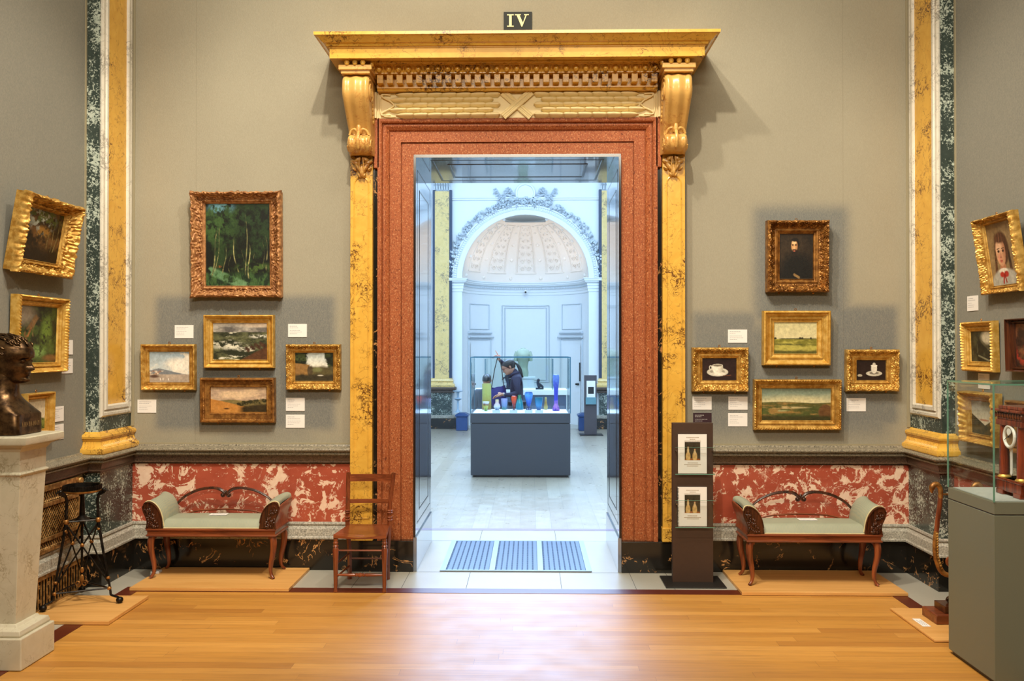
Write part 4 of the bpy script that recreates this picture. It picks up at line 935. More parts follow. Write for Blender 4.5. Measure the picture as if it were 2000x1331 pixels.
SILK = T.fin(T.mix(T.math('MULTIPLY', wv.outputs[1], .45), T.mix(T.noise(T.coord(), 9, 4), srgb(130, 140, 122), srgb(154, 160, 140)), srgb(170, 162, 130)), .55); PIPE = plain('cream_piping', (206, 190, 142), .6)
bench('upholstered sage green mahogany bench standing left of the doorway beside the chair', (-2.275, -.365, .025), 'small white card lying on the seat of the left bench')
bench('upholstered sage green mahogany bench standing right of the leaflet stand', (2.155, -.475, .025), 'small white card lying on the seat of the right bench')

ch = wempty('side_chair', (-1.115, -.43, 0), label='plain reddish wooden chair with turned front legs and open back, left of the doorway', cat='chair')
def turned(m, x, y, z0, z1, prof, n=12): m.lathe([(r, z0 + (z1 - z0) * t) for t, r in prof], x, y, 0, n)
legp = [(0, .0), (.0, .017), (.03, .016), (.08, .012), (.12, .0145), (.5, .018), (.80, .022), (.84, .016), (.86, .022), (.88, .015), (.92, .020), (.95, .014), (.97, .018), (1, .017)]
LG = [(-1.29, -.60), (-.94, -.60)]
for x, y in LG: m = MB(); turned(m, x, y, .003, .385, legp); m.build('leg', CHAIRW, ch)
BK = [(-1.262, -.245, -1.250), (-.973, -.245, -.955)]
for (x, y, xt) in BK:
    xo = x - .012 if x < -1.1 else x + .016
    pts = [(x, y, .003), (x, y + .0, .20), (xo, y - .02, .42), (xo, y - .01, .55), (xo + (-.006 if x < -1.1 else .012), y + .03, .70), (xo + (-.008 if x < -1.1 else .020), y + .055, .80)]
    m = MB().tube(smooth_pts(pts, 4), [.015] * 21, 4, sx=1.1)
    for zz in (.455, .475, .51, .525): m.sphere((xo, y - .016, zz), (.022, .022, .010), 10, 6)
    m.build('leg', CHAIRW, ch, angle=.5)
# saddle seat
P = []
for i in range(21):
    u = -1 + i / 10; row = []
    for j in range(15):
        v = j / 14; hw = .190 - .035 * v
        yy = -.625 + .40 * v - (.012 * math.cos(u * PI) if v < .05 else 0)
        dip = .014 * (1 - u*u) * math.sin(PI * min(v + .15, 1)) + .012 * (1 - abs(u)) * (v < .08)
        row.append((-1.115 + hw * u, yy, .415 - dip))
    P.append(row)
st = MB().grid(P); bot = [[(x, y, .388) for x, y, z in r_] for r_ in P]; st.grid(bot, flip=True)
edge = [r_[0] for r_ in P] ; edge2 = [r_[-1] for r_ in P]
for A, B in ((edge, [r_[0] for r_ in bot]), (edge2, [r_[-1] for r_ in bot]), (P[0], bot[0]), (P[-1], bot[-1])): st.grid([A, B])
st.build('seat', CHAIRX, ch, angle=.6)
def slat(z0, z1, y, name):
    m = MB(); rows = []
    for i in range(13):
        u = i / 12; x = -1.268 + u * .315; yy = y + .018 * math.sin(PI * u); rows.append([(x, yy, z0), (x, yy, z1), (x, yy - .012, z1), (x, yy - .012, z0)])
    m.grid(rows, closed_v=True); m.build(name, CHAIRX, ch, smooth=False)
slat(.735, .790, -.205, 'top_rail'); slat(.575, .605, -.232, 'back_rail')
s_ = MB(); pr = [(0, .007), (.2, .010), (.36, .012), (.40, .009), (.42, .015), (.45, .010), (.5, .017), (.55, .010), (.58, .015), (.60, .009), (.64, .012), (.8, .010), (1, .007)]
s_.lathe([(r, t * .35) for t, r in pr], 0, 0, 0, 12); s_.xf(Matrix.Translation((-1.29, -.60, .125)) @ Matrix.Rotation(PI/2, 4, 'Y')); s_.build('stretcher', CHAIRX, ch)
for y0_, z in ((0, .20), (0, .105)):
    MB().tube([(-1.29, -.60, z), (-1.262, -.245, z)], .007, 8).build('stretcher', CHAIRW, ch)
    MB().tube([(-.94, -.60, z), (-.973, -.245, z)], .007, 8).build('stretcher', CHAIRW, ch)
MB().tube([(-1.262, -.245, .16), (-.973, -.245, .16)], .007, 8).build('stretcher', CHAIRX, ch)
MB().tube([(-1.29, -.6, .30), (-.94, -.6, .30)], .006, 8).build('stretcher', CHAIRX, ch)

# ---------------------------------------------------------------- leaflet stands
def info_stand(x0, x1, y, z1, label, tiers, mat, pl=(0.07, .14), thick=.05):
    e = wempty('leaflet_stand', ((x0+x1)/2, y, 0), label=label, cat='stand')
    MB().box(x0, x1, y, y + thick, .012, z1).build('upright', mat, e, smooth=False, bevel=.002)
    MB().box(x0 - pl[0], x1 + pl[0], y - pl[1], y + thick + .14, .002, .013).build('base_plate', BLACKST, e, smooth=False, bevel=.002)
    for z in tiers:
        s = MB().box(x0 + .012, x1 + .004, y - .05, y - .0, z, z + .005).build('shelf', DGLASS, e, smooth=False)
        MB().box(x0 + .012, x1 + .004, y - .0525, y - .050, z, z + .005).build('glass_edge', GEDGE, s, smooth=False)
        f = MB().box(x0 + .012, x1 + .004, y - .05, y - .046, z + .005, z + .20).build('front_pane', DGLASS, e, smooth=False)
        MB().box(x0 + .012, x1 + .004, y - .0502, y - .0458, z + .199, z + .201).build('glass_edge', GEDGE, f, smooth=False)
        st = MB(); [st.tube([(xx, y - .056, z + .175), (xx, y, z + .175)], .005, 8) for xx in (x0 + .022, x1 - .008)]; st.build('stud', plain('steel_stud', (200, 200, 196), .2, metal=1), f)
    return e
def booklet(label, x0, x1, y, z, h, comb, lean=.0):
    e = wempty('booklet', ((x0+x1)/2, y, z), label=label, cat='booklet', group=None)
    w = x1 - x0
    MB().box(x0, x1, y - .012, y, z, z + h).build('pages', CARD, e, smooth=False)
    c = canvas('cover_picture', .115, .135, p_card, e, y=-.0125, dens=420, cx=.0, cz=h * .50 + .02)
    t = MB(); rs = random.Random(5 + comb)
    for zz, L in ((.265, .09), (.252, .04), (.238, .115), (.075, .07), (.062, .12), (.052, .08)):
        x = (x0+x1)/2 - L/2
        while x < (x0+x1)/2 + L/2: q = rs.uniform(.004, .009); t.box(x, x + q, y - .0128, y - .012, z + zz * h/.29, z + zz * h/.29 + .004); x += q + .002
    t.build('printed_text', plain('gold_ink', (150, 128, 96), .6), e, smooth=False)
    if comb:
        m = MB()
        for k in range(26): m.tube(spiral((x0 + .001, y - .006, z + .008 + k * h / 26.5), .008, 1, 8, 1, 'xy'), .0018, 5)
        m.build('comb_binding', BLACKST, e)
info_stand(1.158, 1.458, -.32, 1.193, 'tall dark brown leaflet stand with two glass pockets, right of the doorway', (.816, .425), BROWNST)
booklet('white booklet in the upper glass pocket of the brown leaflet stand', 1.197, 1.408, -.325, .822, .288, 0)
booklet('white comb-bound booklet in the lower glass pocket of the brown leaflet stand', 1.195, 1.408, -.325, .431, .288, 1)

# ---------------------------------------------------------------- heating grilles on the left dado
BR = m_gold('aged_brass', (120, 86, 44), (200, 158, 98), .6, .4, 90, .2)
hg = wempty('radiator_grille', (-3.12, -1.2, .37), label='upper pierced brass heating grille with diagonal lattice on the left dado', cat='grille')
gx = -WX + .05; y0, y1 = -1.98, -.615
MB().box(-WX + .028, -WX + .034, y0, y1, .38, .83).build('backing', plain('dark_void', (10, 8, 6), .9), hg, smooth=False)
fm = MB()
for (ya, yb, za, zb) in [(y0, y1, .79, .83), (y0, y1, .685, .715), (y0, y1, .455, .482), (y0, y1, .38, .405), (y1 - .03, y1, .38, .83), (y0, y0 + .03, .38, .83)]: fm.box(gx - .03, gx + .004, ya, yb, za, zb)
fm.build('frame', BR, hg, smooth=False, bevel=.003)
lt = MB(); yy0, yy1, za, zb = y0 + .03, y1 - .03, .482, .685; H_ = zb - za; k = 0
c = yy0 - H_
while c < yy1:
    for q in (0, 1):
        a0, a1 = c, c + H_; z0_, z1_ = (za, zb) if q else (zb, za)
        t0 = max(0, (yy0 - a0) / H_); t1 = min(1, (yy1 - a0) / H_)
        if t1 > t0 + .02: lt.tube([(gx - .012 + .004*q, a0 + t0*H_, z0_ + (z1_-z0_)*t0), (gx - .012 + .004*q, a0 + t1*H_, z0_ + (z1_-z0_)*t1)], .0042, 5, cap=False)
    c += .032
lt.build('lattice', BR, hg)
fz = MB(); fz2 = MB(); y = y0 + .04
while y < y1 - .04:
    fz.tube(smooth_pts([(gx - .01, y, .718), (gx - .002, y + .012, .74), (gx - .01, y + .004, .765), (gx - .01, y + .016, .788)], 3), .005, 5, cap=False)
    fz2.tube(smooth_pts([(gx - .01, y, .405), (gx - .002, y + .010, .42), (gx - .01, y + .004, .44), (gx - .01, y + .014, .457)], 3), .005, 5, cap=False); y += .028
fz.build('scroll_band', BR, hg); fz2.build('scroll_band', BR, hg)
for z in (.80, .47):
    r_ = MB(); r_.sphere((gx + .008, y1 - .015, z), (.014, .024, .024), 14, 8); r_.tube(spiral((gx + .018, y1 - .015, z), .018, 1, 14, 1, 'yz'), .004, 6); r_.build('rosette', BR, hg)
lg = wempty('radiator_grille', (-3.11, -1.2, .03), label='lower pierced brass heating grille of upright scrolls at the foot of the left dado', cat='grille')
MB().box(-WX + .0, -WX + .035, y0, -.59, .004, .245).build('backing', bpy.data.materials['dark_void'], lg, smooth=False)
fm = MB()
for (ya, yb, za, zb) in [(y0, -.59, .212, .246), (y0, -.59, .004, .034)]: fm.box(gx - .03, gx + .014, ya, yb, za, zb)
fm.build('frame', BR, lg, smooth=False, bevel=.003)
sc = MB(); y = y0 + .02; k = 0
while y < -.60:
    sc.tube([(gx, y, .034), (gx, y, .212)], .006, 6, cap=False)
    if k % 3 == 1: sc.tube(spiral((gx, y + .018, .17), .014, 1.3, 14, .3, 'yz'), .004, 5); sc.tube(spiral((gx, y + .018, .08), .014, 1.3, 14, .3, 'yz', -1), .004, 5)
    y += .036; k += 1
sc.build('scrollwork', BR, lg)

# ---------------------------------------------------------------- tripod stand
tp = wempty('tripod_stand', (-2.97, -.97, .025), label='slender black and gilt bronze tripod stand with a round tray, before the brass grille', cat='stand')
cx, cy, zb = -2.965, -.975, .026
ANG = [math.radians(-3), math.radians(117), math.radians(237)]
tz = .765
MB().lathe([(0, tz - .02), (.10, tz - .02), (.122, tz - .012), (.124, tz - .004), (.112, tz)], cx, cy, 0, 40).build('gilt_rim', GOLDD, tp)
tr = MB().lathe([(0, tz + .004), (.108, tz + .004), (.110, tz + .03), (.117, tz + .031), (.119, tz), (.10, tz - .004)], cx, cy, 0, 40)
for k in range(44): a = 2*PI*k/44; tr.tube([(cx + .119*math.cos(a), cy + .119*math.sin(a), tz + .002), (cx + .119*math.cos(a), cy + .119*math.sin(a), tz + .029)], .004, 5)
tr.build('tray', BLACKB, tp)
ring_z = .56
R = lambda a, r, z: Vector((cx + r * math.cos(a), cy + r * math.sin(a), z))
for a in ANG:
    lg_ = MB().tube(smooth_pts([R(a, .125, .735), R(a, .155, .75), R(a, .150, .775 - .02), R(a, .120, .74), R(a, .108, .69), R(a, .112, .62), R(a, .112, ring_z)], 4), .010, 8)
    lg_.tube([R(a, .112, ring_z), R(a, .150, .34), R(a, .190, .13)], [.010, .009, .007], 8)
    lg_.tube(smooth_pts([R(a, .190, .14), R(a, .20, .08), R(a, .205, .055), R(a, .235, .045), R(a, .255, .040)], 4), .008, 8)
    leg = lg_.build('leg', BLACKB, tp)
    f = MB(); f.sphere(R(a, .265, .022), (.024, .024, .022), 12, 8); f.build('ball_foot', BLACKB, leg)
    g_ = MB(); g_.sphere(R(a, .112, ring_z), (.018, .018, .020), 10, 8); g_.sphere(R(a, .118, .50), (.013, .013, .012), 10, 6); g_.sphere(R(a, .183, .17), (.014, .014, .012), 10, 6); g_.sphere(R(a, .192, .10), (.015, .015, .014), 10, 6); g_.build('gilt_knop', GOLDD, leg)
    h = MB(); h.sphere(R(a, .152, .765), (.016, .016, .014), 10, 6); h.tube([R(a, .158, .768), R(a, .185, .758)], [.010, .003], 8); h.build('bird_head', BLACKB, leg)
n_ = len(ANG); br = MB()
for i in range(3):
    a, b = ANG[i], ANG[(i+1) % 3]
    br.tube([R(a, .112, ring_z), R(b, .112, ring_z)], .006, 6); br.tube([R(a, .192, .10), R(b, .192, .10)], .006, 6)
    br.tube([R(a, .112, .545), R(b, .188, .14)], .0055, 6); br.tube([R(b, .112, .545), R(a, .188, .14)], .0055, 6)
br.tube([(cx, cy, ring_z + .01), (cx, cy, tz - .02)], [.02, .012], 10); br.tube([(cx, cy, ring_z), (cx, cy, .22)], .007, 8)
br.lathe([(0, ring_z - .02), (.035, ring_z - .01), (.05, ring_z), (.018, ring_z + .03)], cx, cy, 0, 16)
br.build('brace', BLACKB, tp)
kb = MB()
for i in range(3):
    a, b = ANG[i], ANG[(i+1) % 3]; mid = (R(a, .135, .40) + R(b, .135, .40)) / 2; MB().sphere(mid, .014, 10, 8).build('gilt_ball', GOLDD, tp)
kb.sphere((cx, cy, .22), (.013, .013, .022), 10, 8)
for q in (-1, 1): kb.tube(spiral((cx + q*.022, cy - .01, .13), .022, 1.4, 20, .2, 'xz', q), .005, 6)
kb.sphere((cx, cy, .16), (.014, .01, .03), 8, 6); kb.build('gilt_boss', GOLDD, tp); tp.location += Vector((.03, 0, .026))

# white logger box on the floor by the left pier
lb = wempty('data_logger', (-2.76, -.08, .003), label='small white logger box on the floor behind the left bench leg', cat='device')
MB().box(-2.80, -2.735, -.20, -.13, .003, .04).build('case', WHITE, lb, smooth=False, bevel=.004)
MB().box(-2.785, -2.755, -.2012, -.1995, .013, .028).build('display', BLACKST, lb, smooth=False)

# ---------------------------------------------------------------- heads and figures
def head_grid(fx, bx, hw, feats, nz=48, nt=56):
    """unit head: x forward, y sideways, z 0 (chin) to 1 (crown)"""
    P = []
    for i in range(nz + 1):
        z = i / nz; z = z if z > 0 else .002; row = []
        for j in range(nt):
            a = 2 * PI * j / nt; ca, sa = math.cos(a), math.sin(a)
            y = hw(z) * math.copysign(abs(sa) ** .92, sa)
            x = (fx(z) if ca > 0 else bx(z)) * math.copysign(abs(ca) ** .82, ca)
            if ca > .1: x += feats(y, z) * min(1, (ca - .1) * 2.5)
            row.append((x, y, z))
        P.append(row)
    return P
G = lambda v, c, s: math.exp(-((v - c) / s) ** 2)
FXT = [(0, .30), (.02, .44), (.06, .515), (.10, .52), (.145, .485), (.19, .505), (.24, .515), (.29, .505), (.40, .50), (.50, .515), (.555, .56), (.60, .575), (.66, .565), (.74, .535), (.82, .48), (.90, .37), (.96, .23), (1, .02)]
BXT = [(0, .12), (.1, .16), (.2, .24), (.35, .34), (.5, .40), (.65, .42), (.8, .385), (.9, .30), (.96, .19), (1, .02)]
HWT = [(0, .11), (.05, .17), (.12, .215), (.22, .265), (.35, .295), (.5, .32), (.62, .33), (.75, .315), (.86, .25), (.94, .16), (1, .02)]
def sm(tab):
    return lambda z: (interp(tab, z - .02) + 2 * interp(tab, z) + interp(tab, z + .02)) / 4 if .03 < z < .97 else interp(tab, z)
def face(y, z):
    f = 0.0
    nose = interp([(.255, 0), (.275, .07), (.30, .125), (.335, .115), (.42, .06), (.50, .02), (.56, 0)], z); f += nose * math.exp(-(y / (.052 if z > .36 else .070)) ** 2)
    f += .02 * G(z, .285, .025) * (G(y, .06, .025) + G(y, -.06, .025))
    for s in (-1, 1):
        f -= .060 * G(y, s * .135, .062) * G(z, .475, .045); f += .034 * G(y, s * .135, .045) * G(z, .468, .028)
        f += .022 * G(y, s * .13, .09) * G(z, .545, .022); f += .016 * G(y, s * .19, .07) * G(z, .36, .06)
    f += .026 * G(y, 0, .085) * G(z, .208, .014) + .026 * G(y, 0, .075) * G(z, .172, .014) - .016 * G(y, 0, .09) * G(z, .19, .007) - .018 * G(y, 0, .1) * G(z, .135, .018)
    f += .02 * G(y, 0, .07) * G(z, .075, .035); return f
def head(m, M, res=(48, 56)):
    st = len(m.v); m.grid(head_grid(sm(FXT), sm(BXT), sm(HWT), face, *res), closed_v=True, flip=True)
    for s in (-1, 1):   # ears
        m.tube([(x, s * (.325 + w), z) for x, w, z in [(.01, .0, .33), (-.03, .03, .36), (-.06, .05, .44), (-.05, .06, .52), (-.0, .05, .545), (.035, .02, .50), (.02, .015, .44)]], .022, 7)
        m.sphere((-.015, s * .335, .43), (.04, .025, .08), 8, 6)
    m.xf(M, st)
# bronze herm bust on marble pedestal
pd = wempty('pedestal', (-2.82, -2.03, 0), label='tall tapering veined white marble pedestal carrying the bronze bust', cat='pedestal')
px_, py_ = -2.82, -2.03
MB().levels([(.172, .172, .002), (.172, .172, .175)], px_, py_).build('plinth', PEDM, pd, smooth=False, bevel=.006)
MB().levels([(.150, .150, .172), (.156, .156, .185), (.150, .150, .21), (.118, .118, .222), (.108, .108, .235)], px_, py_).build('base_moulding', PEDM, pd, angle=.5, bevel=.004)
sh = [(.100, .100, .232), (.138, .132, 1.045), (.146, .140, 1.050), (.150, .143, 1.058), (.146, .140, 1.066), (.138, .132, 1.070), (.140, .134, 1.185)]
MB().levels(sh, px_, py_).build('shaft', PEDM, pd, smooth=False, bevel=.002)
cp_ = [(.140, .134, 1.18), (.146, .140, 1.188), (.150, .144, 1.192), (.158, .152, 1.205), (.178, .172, 1.215), (.190, .184, 1.22), (.205, .195, 1.224), (.208, .198, 1.232), (.208, .198, 1.262), (.202, .192, 1.268)]
MB().levels(cp_, px_, py_).build('cap', PEDM, pd, angle=.4)
bu = wempty('bust', (-2.86, -2.02, 1.27), label='dark bronze bust of a short-haired man in profile on the marble pedestal', cat='bust')
bx_, by_ = -2.856, -2.02; HS = .276; hz = 1.552
hm = MB(); HM = Matrix.Translation((bx_, by_, hz)) @ Matrix.Rotation(.04, 4, 'Y') @ Matrix.Scale(HS, 4)
head(hm, HM, (72, 84))
hb = hm.build('head', BRONZE, bu, angle=1.3)
hl = MB(); rs = random.Random(11)
sfx, sbx, shw = sm(FXT), sm(BXT), sm(HWT)
for k in range(330):
    z = rs.uniform(.46, .985); a = rs.uniform(-PI, PI); ca, sa = math.cos(a), math.sin(a)
    if ca > .2 and z < .77 + .12 * max(0, ca - .6) + .03 * math.sin(a * 9): continue
    if abs(sa) > .8 and ca > -.15 and z < .56: continue
    y = shw(z) * math.copysign(abs(sa) ** .92, sa); x = (sfx(z) if ca > 0 else sbx(z)) * math.copysign(abs(ca) ** .82, ca)
    p = Vector((x, y, z)); nrm = Vector((x, y * 1.5, (z - .55) * 1.1)).normalized(); down = Vector((.9 if ca > -.2 else -.3, 0, -.55)); t = (down - nrm * down.dot(nrm)).normalized()
    b = nrm.cross(t) * rs.choice((-1, 1)); L = rs.uniform(.045, .085); pts = [p - t * L, p - t * L * .3 + b * L * .25 + nrm * .012, p + t * L * .4 + b * L * .25 + nrm * .014, p + t * L + nrm * .006]
    hl.tube(smooth_pts([p_ + nrm * .008 for p_ in pts], 3), [.008, .012, .015, .017, .017, .017, .016, .013, .010, .004], 6, sx=1.0)
hl.xf(HM); hl.build('hair', BRONZE, hb, angle=1.5)
for s in (-1, 1):
    ey = MB()
    ey.sphere((.455, s * .135, .468), (.040, .052, .030), 12, 8)
    ey.tube([(.455, s * .085, .462), (.490, s * .12, .490), (.478, s * .165, .486), (.43, s * .205, .462)], .010, 6); ey.tube([(.455, s * .085, .458), (.480, s * .13, .444), (.450, s * .19, .45)], .007, 6)
    ey.xf(HM); ey.build('eye', BRONZE, hb)
nk = MB(); P = []
for z, xc, rx, ry, sq in [(1.271, -2.842, .142, .135, 8), (1.378, -2.842, .142, .135, 8), (1.385, -2.842, .138, .133, 7), (1.402, -2.845, .125, .135, 4.5), (1.43, -2.85, .108, .128, 3.2), (1.455, -2.855, .092, .112, 2.6), (1.48, -2.857, .083, .092, 2.2), (1.51, -2.856, .078, .080, 2), (1.56, -2.852, .077, .074, 2), (1.60, -2.848, .077, .072, 2), (1.64, -2.846, .070, .068, 2)]:
    P.append([(xc + rx * math.copysign(abs(math.cos(a)) ** (2/sq), math.cos(a)), by_ + ry * math.copysign(abs(math.sin(a)) ** (2/sq), math.sin(a)), z) for a in [2*PI*k/64 for k in range(64)]])
nk.grid(P, closed_v=True); nk.f.append(tuple(range(64))); nk.build('chest', BRONZE, bu, angle=.7)
ins = MB(); rs = random.Random(4)   # worn incised lettering, unreadable in the photograph
for k in range(8):
    y = by_ - .085 + k * .0225; z = 1.325
    ins.tube([(-2.6995, y - .006, z - .013), (-2.6995, y - .004 + rs.uniform(-.002, .004), z + .013)], .0014, 4)
    ins.tube([(-2.6995, y - .004, z + .013), (-2.6995, y + .005, z + rs.uniform(-.012, .004))], .0014, 4)
    if k % 2: ins.tube([(-2.6995, y + .005, z - .013), (-2.6995, y + .006, z + .013)], .0014, 4)
ins.build('inscription', plain('worn_bronze_letters', (140, 112, 72), .4, metal=.6), bu)

# ---------------------------------------------------------------- right: glass case with pillar clock
cs = wempty('display_case', (2.82, -2.06, 0), label='tall olive grey plinth with a glass hood holding the clock, lower right', cat='display case')
X0, X1, Y0, Y1 = 2.50, 3.11, -2.31, -1.80
MB().box(X0 + .015, X1 - .015, Y0 + .015, Y1 - .015, .003, .025).build('recessed_foot', BLACKST, cs, smooth=False)
MB().box(X0, X1, Y0, Y1, .025, .882).build('plinth', GREYL, cs, smooth=False, bevel=.002)
MB().box(X0 + .004, X1 - .004, Y0 + .004, Y1 - .004, .882, .888).build('shadow_gap', BLACKST, cs, smooth=False)
MB().box(X0, X1, Y0, Y1, .888, .950).build('deck_frame', GREYL, cs, smooth=False, bevel=.002)
MB().box(X0 + .02, X1 - .02, Y0 + .02, Y1 - .02, .95, .954).build('deck', plain('pale_grey_deck', (176, 182, 176), .6), cs, smooth=False)
gh = MB(); g_ = .006; zt = 1.555
for b_ in [(X0, X0 + g_, Y0, Y1), (X1 - g_, X1, Y0, Y1), (X0 + g_, X1 - g_, Y0, Y0 + g_), (X0 + g_, X1 - g_, Y1 - g_, Y1)]: gh.box(*b_, .951, zt)
gh.box(X0, X1, Y0, Y1, zt + .0005, zt + .0085)
hood = gh.build('glass_hood', DGLASS, cs, smooth=False)
ed = MB(); e_ = .0035
for xx in (X0, X1):
    for yy in (Y0, Y1): ed.box(xx - e_, xx + e_, yy - e_, yy + e_, .951, zt)
for yy in (Y0, Y1): ed.box(X0, X1, yy - e_, yy + e_, zt, zt + .009)
for xx in (X0, X1): ed.box(xx - e_, xx + e_, Y0, Y1, zt, zt + .009)
ed.build('glass_edge', GEDGE, hood, smooth=False)
ck = empty('portico_clock', (2.755, -2.128, .955), (0, 0, -PI/2), label='mahogany four-pillar clock with white oval-rimmed dial and pendulum inside the glass case', cat='clock')
BURR = m_wood('burr_mahogany', (84, 24, 10), (150, 62, 30), 'z', .8, .22, .4)
cx, cy = 0.0, 0.0
bs = MB().box(cx - .125, cx + .125, cy - .085, cy + .085, .975, 1.045).box(cx - .14, cx + .14, cy - .09, cy + .09, 1.03, 1.045)
for q in (-1, 1):
    for r_ in (-1, 1): bs.box(cx + q * .0875 - .035, cx + q * .0875 + .035, cy + r_ * .065 - .025, cy + r_ * .065 + .025, .955, .98)
bs.build('base', BURR, ck, smooth=False, bevel=.003)
for q in (-1, 1):
    for r_ in (-1, 1):
        x, y = cx + q * .0875, cy + r_ * .06
        c_ = MB().lathe([(.026, 1.05), (.0255, 1.15), (.022, 1.33)], x, y, 0, 20).build('column', BURR, ck)
        MB().lathe([(.034, 1.045), (.034, 1.05), (.028, 1.056), (.026, 1.06)], x, y, 0, 20).build('brass_ring', GOLDP, c_)
tp_ = MB().box(cx - .13, cx + .13, cy - .085, cy + .085, 1.33, 1.36).box(cx - .125, cx + .125, cy - .08, cy + .08, 1.36, 1.405).box(cx - .15, cx + .15, cy - .10, cy + .10, 1.405, 1.418).box(cx - .12, cx + .12, cy - .075, cy + .075, 1.418, 1.436)
tp_.build('entablature', BURR, ck, smooth=False, bevel=.003)
cn = MB()
for k in range(11): cn.sphere((cx - .13 + k * .026, cy - .085, 1.385), (.008, .008, .016), 8, 6)
for k in range(6): cn.sphere((cx - .13, cy - .065 + k * .026, 1.385), (.008, .008, .016), 8, 6)
cn.build('carved_band', MAHOG, ck)
dy = cy - .070; dz = 1.272; dx = cx
dl = MB().lathe([(0, -.008), (.046, -.008), (.046, .004), (0, .004)], 0, 0, 0, 36); dl.xf(Matrix.Translation((dx, dy, dz)) @ Matrix.Rotation(PI/2, 4, 'X')); dl = dl.build('dial', plain('brass_dial', (150, 118, 70), .4, metal=.4), ck)
rg = MB().tube([(dx + .052 * math.cos(2*PI*k/36), dy - .008, dz + .056 * math.sin(2*PI*k/36)) for k in range(37)], .009, 8, cap=False); rg.build('chapter_ring', plain('white_enamel', (232, 230, 222), .25), dl)
sd = MB().lathe([(0, 0), (.020, 0), (.020, .004), (0, .004)], 0, 0, 0, 24); sd.xf(Matrix.Translation((dx, dy - .009, dz + .026)) @ Matrix.Rotation(PI/2, 4, 'X')); sd.build('small_dial', bpy.data.materials['white_enamel'], dl)
MB().tube([(dx - .035, dy - .016, dz - .018), (dx + .03, dy - .016, dz + .02)], .0018, 5).sphere((dx, dy - .015, dz), .005, 8, 6).build('hands', BLACKST, dl)
MB().prism([(dx - .009, 1.23), (dx + .009, 1.23), (dx + .009, 1.075), (dx, 1.062), (dx - .009, 1.075)], lambda u, v, w: (u, w, v), dy, dy + .004).build('pendulum_strip', bpy.data.materials['white_enamel'], ck, smooth=False)

for ch_ in ck.children: ch_.location.z = -.955

# bird-headed stand half hidden by the case
bs_ = wempty('bird_headed_stand', (2.84, -1.23, .016), label='mahogany and gilt stand with bird-headed scroll arms behind the olive grey case', cat='stand')
cx, cy, z0 = 2.85, -1.22, .016
MB().levels([(.205, .105, z0), (.205, .105, z0 + .055), (.197, .097, z0 + .060)], cx + .0, cy).build('plinth', MAHOG, bs_, smooth=False, bevel=.003)
MB().levels([(.14, .075, z0 + .06), (.14, .075, z0 + .105)], cx, cy).build('plinth_step', DARKCARVE, bs_, smooth=False, bevel=.003)
bm_ = MB(); rs = random.Random(2)
for k in range(30):
    a = rs.uniform(0, 2*PI); q = rs.uniform(.1, 1.2); bm_.sphere((cx - .03 + .055*math.cos(a)*math.cos(q), cy + .05*math.sin(a)*math.cos(q), z0 + .105 + .05*math.sin(q)), (.016, .012, .014), 7, 5)
bm_.build('carved_foliage', BRONZE, bs_)
MB().lathe([(.03, z0 + .14), (.020, z0 + .17), (.017, z0 + .24), (.022, z0 + .30), (.035, z0 + .33), (.02, z0 + .345)], cx - .03, cy, 0, 16).build('stem', MAHOGZ, bs_)
for s in (-1, 1):
    S = lambda x, z: (cx - .03 + s * x, cy, z)
    arm = MB().tube(smooth_pts([S(.02, .30), S(.07, .305), (S(.105, .34)), S(.13, .42), S(.135, .50), S(.128, .58)], 5), [interp([(0, .014), (.4, .018), (1, .015)], k/25) for k in range(26)], 10).build('gilt_arm', GOLDD, bs_)
    lv_ = MB()
    for k in range(14): lv_.sphere(S(interp([(.34, .105), (.42, .132), (.58, .134)], .345 + k*.017) - .006, .345 + k * .017), (.013, .019, .012), 8, 6)
    lv_.build('leaf_carving', GOLD, arm)
    MB().tube(smooth_pts([S(.128, .57), S(.118, .66), S(.106, .74), S(.102, .80)], 5), .0145, 10).build('wooden_neck', MAHOGZ, bs_)
    hd_ = MB().tube(smooth_pts([S(.102, .79), S(.100, .835), S(.108, .865), S(.130, .880), S(.150, .868), S(.156, .845), S(.154, .822)], 4), [interp([(0, .015), (.5, .017), (.75, .019), (.85, .014), (1, .004)], k/24) for k in range(25)], 10)
    hd_.build('bird_head', GOLDD, bs_)
    MB().tube(spiral(S(.035, .39), .032, 1.4, 24, .25, 'xz', s, -PI/2), .009, 8).build('scroll', MAHOGZ, bs_)
MB().tube([(cx - .12, cy, .815), (cx + .07, cy, .815)], .006, 8).build('cross_bar', GOLDD, bs_)
fl = empty('floor_card', (2.568, -1.285, .016), (0, 0, 0), label='white card lying flat on the board beside the bird-headed stand', cat='card')
MB().box(-.025, .025, -.08, .08, 0, .002).build('card', CARD, fl, smooth=False)
t = MB(); [t.box(-.014 + .012*k, -.011 + .012*k, -.06, .05 - .02*(k % 2), .002, .0025) for k in range(3)]; t.build('printed_text', INK, fl, smooth=False)

